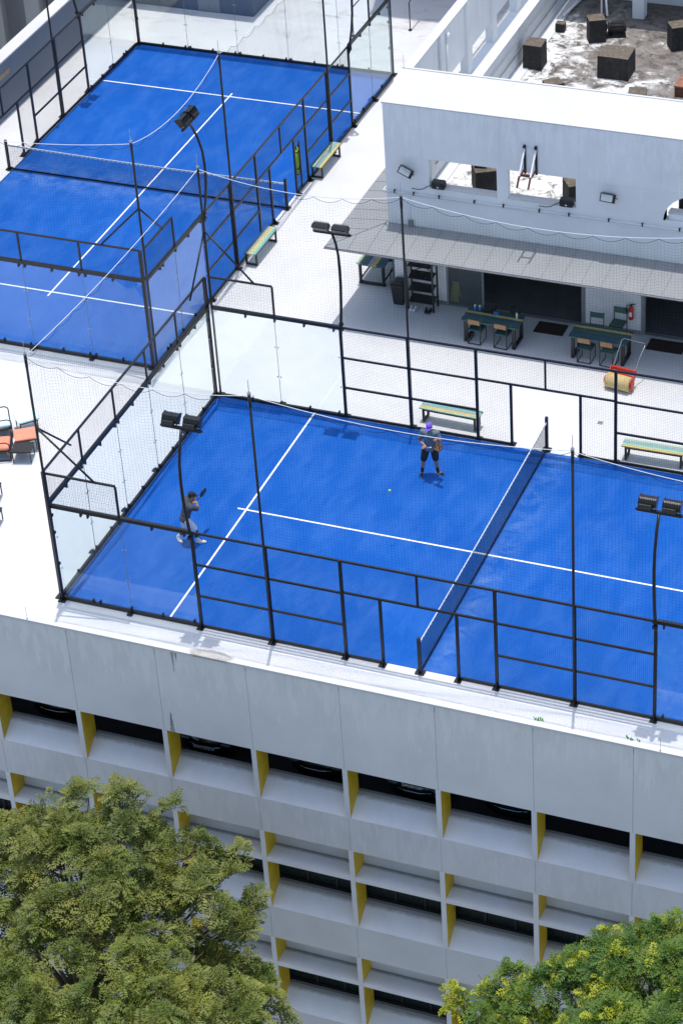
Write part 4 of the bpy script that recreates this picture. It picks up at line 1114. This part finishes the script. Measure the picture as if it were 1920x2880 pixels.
ottoman('black wicker foot stool without cushion', (-4.02,5.47,0), R(16))
ottoman('dark foot stool cut off by the left edge below the lounge chairs', (-3.98,3.40,0), R(14))
ottoman('dark foot stool cut off by the left edge nearest to the roof corner', (-3.42,2.36,0), R(10))

# weeds on the roof edge, lightning rods
M['weed'] = leafmat("weed_leaves", (.08,.30,.07), (.12,.38,.10), (.18,.46,.14))
for lab, x in (('small green weed sprouting on the roof edge behind the net posts', 13.34), ('small green weed sprouting on the roof edge near the right border', 15.74)):
    t = thing('weed', lab, 'weed', (x,-.95,-.02), 0, 'weeds on the roof edge')
    m = MB()
    for k in range(9):
        a = rnd.uniform(0, 6.28); l = rnd.uniform(.05,.13); x0 = rnd.uniform(-.16,.16); dx, dy = math.cos(a)*l*.6, math.sin(a)*l*.35
        w_ = .016; m.add([(x0-w_,0,0),(x0+w_,0,0),(x0+dx*.6+w_,dy*.6,l*.7),(x0+dx,dy,l),(x0+dx*.6-w_,dy*.6,l*.7)], [(0,1,2,3,4)])
    m.build('leaves', M['weed'], t)
for lab, l in (('thin lightning rod on the roof edge near the left border', (-.51,-1.13,-.02)), ('thin lightning rod on the roof edge near the right border', (16.45,-1.13,-.02)), ('thin lightning rod on the corner of the white rooftop wing', (3.05,18.2,7.0))):
    m = MB(); m.tube([(0,0,0),(0,0,.42)], .006, 6); m.tube([(0,0,0),(0,0,.03)], .02, 8); o = m.build('lightning_rod', M['steel']); o.location = l; tag(o, lab, 'rod', 'thin lightning rods')

# ball
m = MB(); m.ell((0,0,0), (.034,.034,.034), 16, 10); o = m.build('padel_ball', pm("yellow_felt", (.62,.72,.08), .9, .1, 60)); o.location = (7.39,4.83,1.66); tag(o, 'yellow ball in flight above the near court', 'ball')

# ------------------------------------------------------------------ people
def limb(m, pts, rs, n=12):
    m.tube(pts, rs, n)
    for p, r in zip(pts, rs): m.ell(p, (r*.99,)*3, n, 8)
def hand(m, wrist, dirv, palm_n, size=1.0, curl=.9):
    d = Vector(dirv).normalized(); nrm = Vector(palm_n); nrm = (nrm - d*nrm.dot(d)).normalized(); s = d.cross(nrm)
    wv = Vector(wrist)
    Mx = Matrix((s, d, nrm)).transposed()
    m.ell(wv+d*.05, (.042,.055,.018), 12, 8, 0, Mx)
    for k, (off, ln) in enumerate(((-.030,.072),(-.010,.080),(.010,.076),(.029,.060))):
        b = wv+d*.09+s*off; a1 = curl*.7; a2 = curl*1.5
        p1 = b+(d*math.cos(a1)+nrm*math.sin(a1))*ln*.5; p2 = p1+(d*math.cos(a2)+nrm*math.sin(a2))*ln*.45
        m.tube([b-d*.02, b, p1, p2], [.010,.0095,.009,.0075], 8); m.ell(p2, (.0076,)*3, 8, 6)
    b = wv+d*.03-s*.036; p1 = b+(d*.7-s*.5+nrm*.4).normalized()*.035; p2 = p1+(d*.7+nrm*.7).normalized()*.03
    m.tube([wv+d*.02, b, p1, p2], [.013,.012,.0105,.0085], 8); m.ell(p2, (.0088,)*3, 8, 6)
def head(m, c, fwd, mskin=0):
    f = Vector(fwd).normalized(); up = Vector((0,0,1)); up = (up - f*up.dot(f)).normalized(); s = f.cross(up)
    Mx = Matrix((s, f, up)).transposed(); c = Vector(c)
    P = lambda x, y, z: c + s*x + f*y + up*z
    m.ell(c+up*.03, (.075,.093,.095), 16, 12, 0, Mx); m.ell(P(0,.025,-.05), (.058,.068,.068), 14, 10, 0, Mx); m.ell(P(0,.045,-.095), (.032,.035,.026), 10, 8, 0, Mx)
    m.tube([P(0,.085,.02), P(0,.112,-.022)], [.010,.017], 8); m.ell(P(0,.108,-.024), (.017,.014,.011), 8, 6, 0, Mx)
    m.ell(P(0,.09,-.062), (.026,.012,.008), 10, 6, 0, Mx); m.ell(P(0,.088,-.076), (.022,.012,.008), 10, 6, 0, Mx)
    for e in (-1,1):
        m.ell(P(e*.076,-.005,-.005), (.012,.022,.034), 8, 6, 0, Mx); m.ell(P(e*.032,.082,.026), (.020,.012,.007), 8, 6, 0, Mx)
    return P, Mx
def feature_eyes(P, Mx, par):
    for e in (-1,1):
        m = MB(); m.ell(P(e*.031,.084,.010), (.013,.010,.008), 10, 6, 0, Mx); m.build('eye', M['hair'], par)
def cap(P, Mx, mat, par):
    m = MB()
    m.ell(P(0,-.005,.055), (.088,.104,.085), 18, 12, 0, Mx)
    co = fused('cap', m, [mat], par, .01, 3)
    # trim everything under the band
    bm = bmesh.new(); bm.from_mesh(co.data); o0 = P(0,0,.035); nrm = P(0,0,1.035)-P(0,0,.035)
    bmesh.ops.bisect_plane(bm, geom=bm.verts[:]+bm.edges[:]+bm.faces[:], plane_co=o0, plane_no=nrm, clear_inner=True); bm.to_mesh(co.data); bm.free()
    b = MB(); vs = []; nn = 11
    for r_ in range(2):
        for i in range(nn):
            a = math.pi*i/(nn-1); x = .082*math.cos(a); y = .055+.035*math.sin(a)*(1-r_) + r_*(.115*math.sin(a)+.01*0); z = .048-.018*r_*math.sin(a)
            vs.append(P(x, y, z))
    fs = [(i, i+1, nn+i+1, nn+i) for i in range(nn-1)]
    lo = [v - (P(0,0,.006)-P(0,0,0)) for v in vs]; k = len(vs)
    b.add(vs+lo, fs+[tuple(k+j for j in f[::-1]) for f in fs]+[(nn+i, nn+i+1, k+nn+i+1, k+nn+i) for i in range(nn-1)])
    b.build('cap_brim', mat, co)
def foot(m, ankle, toe, r=.05, sole=False):
    a = Vector(ankle); t = Vector(toe); d = (t-a); d.z = 0; d.normalize(); s = Vector((d.y,-d.x,0)); Mx = Matrix((s,d,Vector((0,0,1)))).transposed()
    base = Vector((a.x,a.y,0))
    if sole: m.ell(base+d*.075+Vector((0,0,.016)), (.052,.155,.018), 14, 8, 0, Mx); return
    m.ell(base+d*.02+Vector((0,0,.05)), (.042,.075,.05), 12, 8, 0, Mx); m.ell(base+d*.115+Vector((0,0,.042)), (.046,.10,.040), 12, 8, 0, Mx); m.ell(base+Vector((0,0,.085)), (.042,.052,.05), 12, 8, 0, Mx)

def person(label, base, J, col):
    t = thing('person', label, 'person', (base[0],base[1],0))
    B = Vector((base[0],base[1],0))
    L = {k: Vector(v)-B for k, v in J.items() if k not in ('face','fwd')}
    m = MB()
    pel, ch, nk = L['pelvis'], L['chest'], L['neck']
    sh = (L['shR']-L['shL']).normalized(); fw = Vector(J['fwd']).normalized(); upv = (nk-pel).normalized(); fw = (fw-upv*fw.dot(upv)).normalized(); sd = fw.cross(upv)
    TM = Matrix((sd, fw, upv)).transposed()
    def torso(m, g):
        m.ell(pel+upv*.02, (.165+g,.125+g,.13+g), 18, 12, 0, TM); m.ell(pel+(ch-pel)*.55, (.152+g,.115+g,.19+g), 18, 12, 0, TM)
        m.ell(ch+upv*.01, (.175+g,.128+g,.19+g), 18, 12, 0, TM)
        for s in ('L','R'): limb(m, [ch+upv*.12, L['sh'+s]], [.085+g,.07+g])
    torso(m, 0)
    limb(m, [ch+upv*.15, nk, L['head']-Vector((0,0,.06))], [.075,.058,.052])
    P, Mx = head(m, L['head'], J['face'])
    for s in ('L','R'):
        limb(m, [L['sh'+s], L['sh'+s].lerp(L['el'+s],.5), L['el'+s]], [.055,.048,.038]); limb(m, [L['el'+s], L['el'+s].lerp(L['wr'+s],.35), L['wr'+s]], [.038,.04,.026])
        hand(m, L['wr'+s], L['hd'+s], L['hn'+s])
        limb(m, [L['hip'+s], L['hip'+s].lerp(L['kn'+s],.5), L['kn'+s]], [.095,.078,.054]); limb(m, [L['kn'+s], L['kn'+s].lerp(L['an'+s],.33), L['an'+s]], [.054,.058,.036])
        foot(m, L['an'+s], L['to'+s])
    fused('body', m, [col['skin']], t, .0075, 3)
    feature_eyes(P, Mx, t)
    hr_ = MB(); hr_.ell(P(0,-.022,.012), (.080,.088,.075), 16, 10, 0, Mx); fused('hair', hr_, [M['hair']], t, .01)
    # shirt
    m = MB(); torso(m, .018); m.ell(pel+upv*-.02, (.185,.15,.11), 18, 12, 0, TM)
    for s in ('L','R'): limb(m, [L['sh'+s], L['sh'+s].lerp(L['el'+s],.45), L['sh'+s].lerp(L['el'+s],.80)], [.078,.072,.070])
    limb(m, [ch+upv*.12, ch+upv*.19], [.09,.078]); so = fused('shirt', m, [col['shirt']], t, .011, 4)
    bm = bmesh.new(); bm.from_mesh(so.data); bmesh.ops.bisect_plane(bm, geom=bm.verts[:]+bm.edges[:]+bm.faces[:], plane_co=pel+upv*-.07, plane_no=upv, clear_inner=True); bm.to_mesh(so.data); bm.free()
    m = MB(); m.ell(pel, (.178,.138,.12), 18, 12, 0, TM)
    for s in ('L','R'): limb(m, [L['hip'+s], L['hip'+s].lerp(L['kn'+s],.5), L['hip'+s].lerp(L['kn'+s],.86)], [.115,.108,.098])
    fused('shorts', m, [col['shorts']], t, .011, 3)
    for s in ('L','R'):
        m = MB(); limb(m, [L['an'+s].lerp(L['kn'+s],.33), L['an'+s]], [.050,.044]); fused('sock', m, [col['sock']], t, .009, 2)
        m = MB(); foot(m, L['an'+s], L['to'+s]); m.v = [tuple(Vector(v)+(Vector(v)-L['an'+s])*.10) for v in m.v]; m.v = [(x,y,max(.006,z)) for x,y,z in m.v]; so = fused('shoe', m, [col['shoe']], t, .009, 2)
        m = MB(); foot(m, L['an'+s], L['to'+s], sole=True); m.v = [(x,y,max(.001,z)) for x,y,z in m.v]; m.build('sole', M['white'], so)
    if 'legging' in col:
        for s in ('L','R'):
            m = MB(); limb(m, [L['hip'+s].lerp(L['kn'+s],.6), L['kn'+s], L['kn'+s].lerp(L['an'+s],.33), L['kn'+s].lerp(L['an'+s],.62)], [.084,.064,.066,.056]); fused('legging', m, [col['legging']], t, .010, 2)
    cap(P, Mx, col['cap'], t)
    if 'band' in col:
        m = MB(); d = (L['wrL']-L['elL']).normalized(); m.tube([L['wrL']-d*.045, L['wrL']-d*.012], .031, 12); m.build('wristband', M['black'], t)
    return t
F = lambda n, c, **k: pm(n, c, .85, .10, 10, bmp=.15, bs=30)
person('player in a purple cap, grey blue shirt and black shorts standing near the net', (7.3,8.08),
  dict(pelvis=(7.31,8.08,.90), chest=(7.33,8.04,1.24), neck=(7.345,8.02,1.475), head=(7.36,7.965,1.65), fwd=(.12,-1,0), face=(.02,-1,-.38),
       shR=(7.13,8.04,1.405), shL=(7.54,8.06,1.42), elR=(7.03,8.0,1.13), wrR=(7.29,7.83,1.075), hdR=(1,-.25,.1), hnR=(0,-.3,-1),
       elL=(7.65,8.02,1.19), wrL=(7.62,7.84,1.37), hdL=(-.15,-.55,-.5), hnL=(.5,-.4,-.3),
       hipR=(7.20,8.07,.86), hipL=(7.42,8.10,.86), knR=(7.13,8.0,.48), knL=(7.45,8.11,.49), anR=(7.055,8.06,.085), anL=(7.47,8.17,.085), toR=(7.10,7.88,0), toL=(7.66,8.10,0)),
  dict(skin=M['skin'], shirt=F("grey_blue_shirt", (.12,.175,.22)), shorts=F("black_shorts", (.014,.015,.02)), sock=F("black_sock", (.012,.012,.014)), shoe=F("black_shoe", (.02,.018,.018)), cap=F("purple_cap", (.20,.10,.62)), band=1))
person('player in a black cap, dark grey shirt and white shorts swinging a green racket', (2.14,3.2),
  dict(pelvis=(2.13,3.16,.80), chest=(2.20,3.23,1.10), neck=(2.265,3.30,1.30), head=(2.31,3.35,1.435), fwd=(.8,.6,-.2), face=(.88,.42,-.18),
       shR=(2.37,3.12,1.22), shL=(2.08,3.42,1.26), elR=(2.44,3.36,1.03), wrR=(2.31,3.60,1.085), hdR=(-.02,1,.15), hnR=(-1,0,0),
       elL=(2.17,3.62,1.09), wrL=(2.235,3.66,1.10), hdL=(.55,.7,.1), hnL=(.6,-.5,0),
       hipR=(2.22,3.10,.77), hipL=(2.06,3.22,.77), knR=(2.38,3.20,.45), knL=(2.08,3.25,.40), anR=(2.41,3.245,.085), anL=(1.84,3.20,.095), toR=(2.56,3.27,0), toL=(2.02,3.07,0)),
  dict(skin=M['tan'], shirt=F("charcoal_shirt", (.055,.065,.085)), shorts=F("pale_grey_shorts", (.66,.68,.70)), sock=M['white'], shoe=F("white_shoe", (.74,.74,.72)), cap=F("black_cap", (.012,.014,.018)), legging=F("dark_legging", (.05,.03,.03))))
def racket_face():
    m, t, b = new_mat("black_yellow_racket"); v = obj_pos(t); n = noise(t, v, 16, 3, .6)
    c = ramp(t, n, [(.40, (.02,.02,.022)), (.5, (.10,.09,.09)), (.56, (.55,.30,.04)), (.66, (.45,.06,.03))])
    t.links.new(c, b.inputs['Base Color']); b.inputs['Roughness'].default_value = .4; return m
def racket(label, hand_p, tip, nrm, face_m, edge_m, grip_m, throat_m=None):
    h = Vector(hand_p); tp = Vector(tip); d = (tp-h).normalized(); n = Vector(nrm); n = (n-d*n.dot(d)).normalized(); s = d.cross(n)
    t = thing('padel_racket', label, 'racket', tuple(h))
    Q = lambda a, b, c=0: s*a + d*b + n*c
    LN = (tp-h).length; hc = LN-.135
    ol = [(.125*math.cos(a)*(1-.12*max(0,-math.sin(a))), hc+.135*math.sin(a)) for a in [2*math.pi*i/28 for i in range(28)]]
    m = MB(); vs = [Q(x,y,.012) for x,y in ol]+[Q(x,y,-.012) for x,y in ol]; m.add(vs, [tuple(range(28)), tuple(range(55,27,-1))], 0)
    # holes as small dark discs set into both faces
    m.build('face', face_m, t)
    hm = MB()
    for i in range(-3,4):
        for j_ in range(-3,4):
            x, y = i*.026, hc+j_*.026
            if i*i+j_*j_ < 12:
                for zz in (.0125,-.0125): hm.add([Q(x+.007*math.cos(k*1.047), y+.007*math.sin(k*1.047), zz) for k in range(6)], [tuple(range(6))])
    hm.build('holes', M['black'], t)
    e = MB(); e.tube([Q(x,y) for x,y in ol+[ol[0]]], .015, 8); e.build('rim', edge_m, t)
    g_ = MB(); g_.tube([Q(0,-.07), Q(0,.09)], .016, 10); g_.build('grip', grip_m, t)
    th = MB()
    th.tube([Q(0,.08), Q(-.04,hc-.125)], .012, 8); th.tube([Q(0,.08), Q(.04,hc-.125)], .012, 8); th.build('throat', throat_m or edge_m, t)
racket('black and red padel racket with yellow marks held by the player in the purple cap', (7.40,7.78,1.095), (7.805,7.70,1.27), (.30,-.75,.58), racket_face(), pm("black_red_rim", (.12,.012,.012), .4, .8, 9), M['white'])
racket('black and lime green padel racket swung by the player in the black cap', (2.30,3.69,1.09), (2.405,4.02,1.235), tuple(Vector((.105,.33,.145)).cross(Vector((.33,-.74,.58)))+Vector((.33,-.74,.58))*.12), pm("black_racket_face", (.012,.013,.014), .4, .2, 9), M['black'], M['black'], M['lime'])

# ------------------------------------------------------------------ trees
def tree(label, base, top_fork, lobes, leaf, tipmat, seed, frond=.42, dens=26, tips=.0, hot=None, group='trees in front of the car park'):
    rr_ = random.Random(seed)
    t = thing('leafy_tree', label, 'tree', base, 0, group); B = Vector(base)
    tk = MB(); f = Vector(top_fork)-B
    tk.tube([(0,0,0),(.1,.05,f.z*.4),f*.7+Vector((0,0,f.z*.0)),f], [.34,.27,.2,.15], 10)
    for (x,y,z,r,rz) in lobes:
        c = Vector((x,y,z))-B; mid = f.lerp(c,.5)+Vector((rr_.uniform(-.3,.3),rr_.uniform(-.3,.3),-.35))
        tk.tube([f+Vector((0,0,-.3)), mid, c+Vector((0,0,-rz*.3))], [.085,.05,.022], 6)
        for k in range(7):
            q = c+Vector((rr_.uniform(-1,1)*r*.75, rr_.uniform(-1,1)*r*.75, rr_.uniform(-.2,.8)*rz)); s0 = mid.lerp(c,.6+.4*rr_.random())
            tk.tube([s0, s0.lerp(q,.55)+Vector((0,0,.08)), q], [.022,.014,.007], 4, caps=False)
    tk.build('trunk', M['bark'], t)
    V = []; Fc = []; MI = []
    def leaflet(p, d, up, ln, wd, mi):
        sd_ = d.cross(up).normalized()*wd; o = len(V)
        mid = p+d*ln*.5+up*(.08*ln)
        V.extend((tuple(p), tuple(mid+sd_), tuple(p+d*ln), tuple(mid-sd_))); Fc.append((o,o+1,o+2,o+3)); MI.append(mi)
    for (x,y,z,r,rz) in lobes:
        c = Vector((x,y,z))-B; n = int(dens*r*r*(.85+.3*rr_.random()))
        subs = [(Vector((rr_.uniform(-1,1)*r*.75, rr_.uniform(-1,1)*r*.75, rr_.uniform(-.6,.6)*rz)), r*rr_.uniform(.22,.46)) for _ in range(max(3,int(6*r)))]
        for k in range(n):
            so, sr_ = subs[rr_.randrange(len(subs))]
            th = rr_.uniform(0,2*math.pi); q_ = rr_.random()**.5
            p = c+so+Vector((math.cos(th)*q_*sr_*1.15, math.sin(th)*q_*sr_*1.15, (1-q_*q_)*sr_*.30+rr_.uniform(-.14,.10)))
            outw = Vector((math.cos(th)*q_+rr_.uniform(-.4,.4), math.sin(th)*q_+rr_.uniform(-.4,.4), .8)).normalized()
            mi = 1 if rr_.random() < (hot(x,z) if hot else tips) else 0
            nf = rr_.randint(5,8); u1 = outw.orthogonal().normalized(); u2 = outw.cross(u1); ph = rr_.uniform(0,6.28)
            for q in range(nf):
                a = ph+2*math.pi*q/nf+rr_.uniform(-.3,.3)
                d0 = (outw*rr_.uniform(.1,.85)+u1*math.cos(a)+u2*math.sin(a)).normalized(); L = frond*rr_.uniform(.65,1.2)
                npair = 5; pr_ = p.copy(); dcur = d0
                sdir = d0.cross(Vector((0,0,1)));
                if sdir.length < .1: sdir = Vector((1,0,0))
                sdir.normalize(); upn = sdir.cross(d0).normalized()
                for s_ in range(npair):
                    pr_ = pr_+dcur*(L/npair); dcur = (dcur+Vector((0,0,-.11))).normalized()
                    ll = L*.40*(1-.10*abs(s_-2))
                    for e in (-1,1):
                        dd_ = (dcur*.6+sdir*e+upn*rr_.uniform(-.2,.2)).normalized()
                        leaflet(pr_, dd_, upn, ll, ll*.24, mi)
                leaflet(pr_, dcur, upn, L*.28, L*.06, mi)
    me = bpy.data.meshes.new('crown'); me.from_pydata(V, [], Fc); me.materials.append(leaf); me.materials.append(tipmat)
    me.polygons.foreach_set('material_index', MI); me.update()
    o = bpy.data.objects.new('crown', me); COL.objects.link(o); o.parent = t
    return t
LOBES_A = [(0.80,-5.20,-3.30,1.01,0.51),(2.14,-5.60,-2.45,0.92,0.46),(3.13,-5.40,-2.08,0.92,0.51),(4.22,-5.20,-1.51,0.69,0.51),(4.82,-5.50,-2.23,0.92,0.51),(5.95,-5.60,-2.44,0.83,0.46),(6.59,-5.30,-2.90,0.69,0.46),(1.45,-6.60,-2.89,1.20,0.55),(3.01,-6.80,-1.97,1.10,0.55),(4.20,-6.60,-1.94,1.10,0.55),(5.44,-6.40,-2.48,1.01,0.55),(6.64,-6.30,-2.78,0.92,0.51),(7.08,-5.80,-3.67,0.74,0.46),(2.31,-7.60,-3.04,1.20,0.55),(6.45,-7.00,-3.21,1.01,0.55),(7.26,-6.40,-3.94,0.83,0.46),(2.41,-8.40,-3.58,1.10,0.55),(5.31,-8.20,-3.00,1.10,0.51),(7.02,-7.00,-4.40,0.83,0.46),(2.81,-6.20,-2.03,0.83,0.46),(5.84,-6.60,-2.88,0.83,0.46),(7.29,-6.20,-5.29,0.64,0.37),(1.90,-7.60,-6.60,1.15,0.50),(3.40,-7.20,-6.30,1.10,0.50),(0.40,-7.80,-7.00,1.20,0.50),(5.00,-6.90,-6.30,1.00,0.45),(2.80,-7.90,-8.00,1.30,0.50),(1.00,-8.20,-8.30,1.30,0.50),(4.40,-7.60,-7.70,1.10,0.45),(-1.00,-7.40,-6.80,1.20,0.50),(4.18,-7.80,-2.25,1.00,0.50),(5.42,-7.40,-2.75,1.00,0.50),(3.90,-8.60,-3.00,1.10,0.50),(2.90,-8.00,-2.60,0.90,0.45)]
LOBES_B = [(3.33,-9.60,-3.12,1.04,0.52),(6.14,-9.60,-2.58,1.14,0.57),(7.27,-9.20,-2.81,1.04,0.52),(8.04,-8.60,-3.58,0.95,0.47),(8.30,-7.40,-4.89,0.66,0.43),(8.39,-7.20,-5.58,0.47,0.38),(4.06,-10.60,-3.21,1.14,0.57),(7.17,-10.40,-2.65,1.14,0.52),(8.03,-9.60,-3.58,0.95,0.47),(8.39,-8.40,-4.91,0.76,0.47),(3.75,-11.20,-3.59,1.14,0.57),(5.39,-11.40,-3.11,1.14,0.57),(6.73,-11.00,-3.20,1.14,0.57),(7.83,-10.40,-3.70,1.04,0.47),(8.40,-9.20,-4.90,0.85,0.47),(3.20,-10.30,-9.20,1.30,0.50),(5.20,-10.00,-9.00,1.20,0.50),(1.60,-11.00,-9.60,1.30,0.50)]
LOBES_C = [(18.17,-5.40,-1.40,0.64,0.46),(17.58,-5.60,-1.87,0.83,0.46),(16.76,-5.60,-2.39,0.46,0.37),(16.09,-5.80,-2.78,0.83,0.46),(18.60,-6.40,-1.23,0.92,0.55),(14.63,-6.20,-3.56,0.74,0.41),(13.76,-6.20,-4.12,0.55,0.37),(13.04,-6.20,-4.58,0.46,0.37),(15.47,-6.80,-3.08,1.01,0.51),(18.19,-7.40,-1.60,1.10,0.55),(18.98,-7.40,-1.35,0.92,0.55),(14.36,-7.00,-3.92,0.64,0.37),(15.25,-7.40,-3.40,0.92,0.46),(16.58,-8.00,-2.50,1.10,0.55),(17.84,-8.20,-1.88,1.10,0.55),(18.96,-8.40,-1.29,1.10,0.55),(15.65,-8.00,-3.36,0.83,0.46),(17.23,-8.80,-2.29,1.10,0.55),(18.61,-9.20,-1.54,1.10,0.55),(19.52,-9.40,-1.02,1.01,0.55),(17.20,-8.60,-7.60,1.30,0.50),(18.60,-8.20,-7.20,1.20,0.50),(15.80,-8.00,-7.60,1.10,0.45),(14.60,-7.40,-6.90,0.80,0.40),(15.84,-6.00,-3.09,0.85,0.45),(17.36,-6.60,-1.87,1.10,0.55),(16.84,-7.20,-2.28,1.10,0.55),(17.75,-6.20,-1.59,0.80,0.45)]
tree('large olive green feathery tree in front of the left part of the facade', (2.5,-7.0,-19), (3.0,-7.0,-7.0), LOBES_A, M['leaf_olive'], M['leaf_green'], 11, .33, 36, .18)
tree('lower green feathery tree below the large olive tree at the bottom left', (4.0,-11.0,-19), (4.6,-10.5,-10.0), LOBES_B, M['leaf_green'], M['leaf_olive'], 23, .32, 38, .40)
tree('bright green tree with yellow tips at the bottom right', (18.5,-8.0,-19), (18.2,-7.8,-8.5), LOBES_C, M['leaf_bright'], M['leaf_tip'], 31, .29, 46, .14, hot=lambda x, z: (.6 if x < 13.45 else .16 if z > -4.6 else .09))
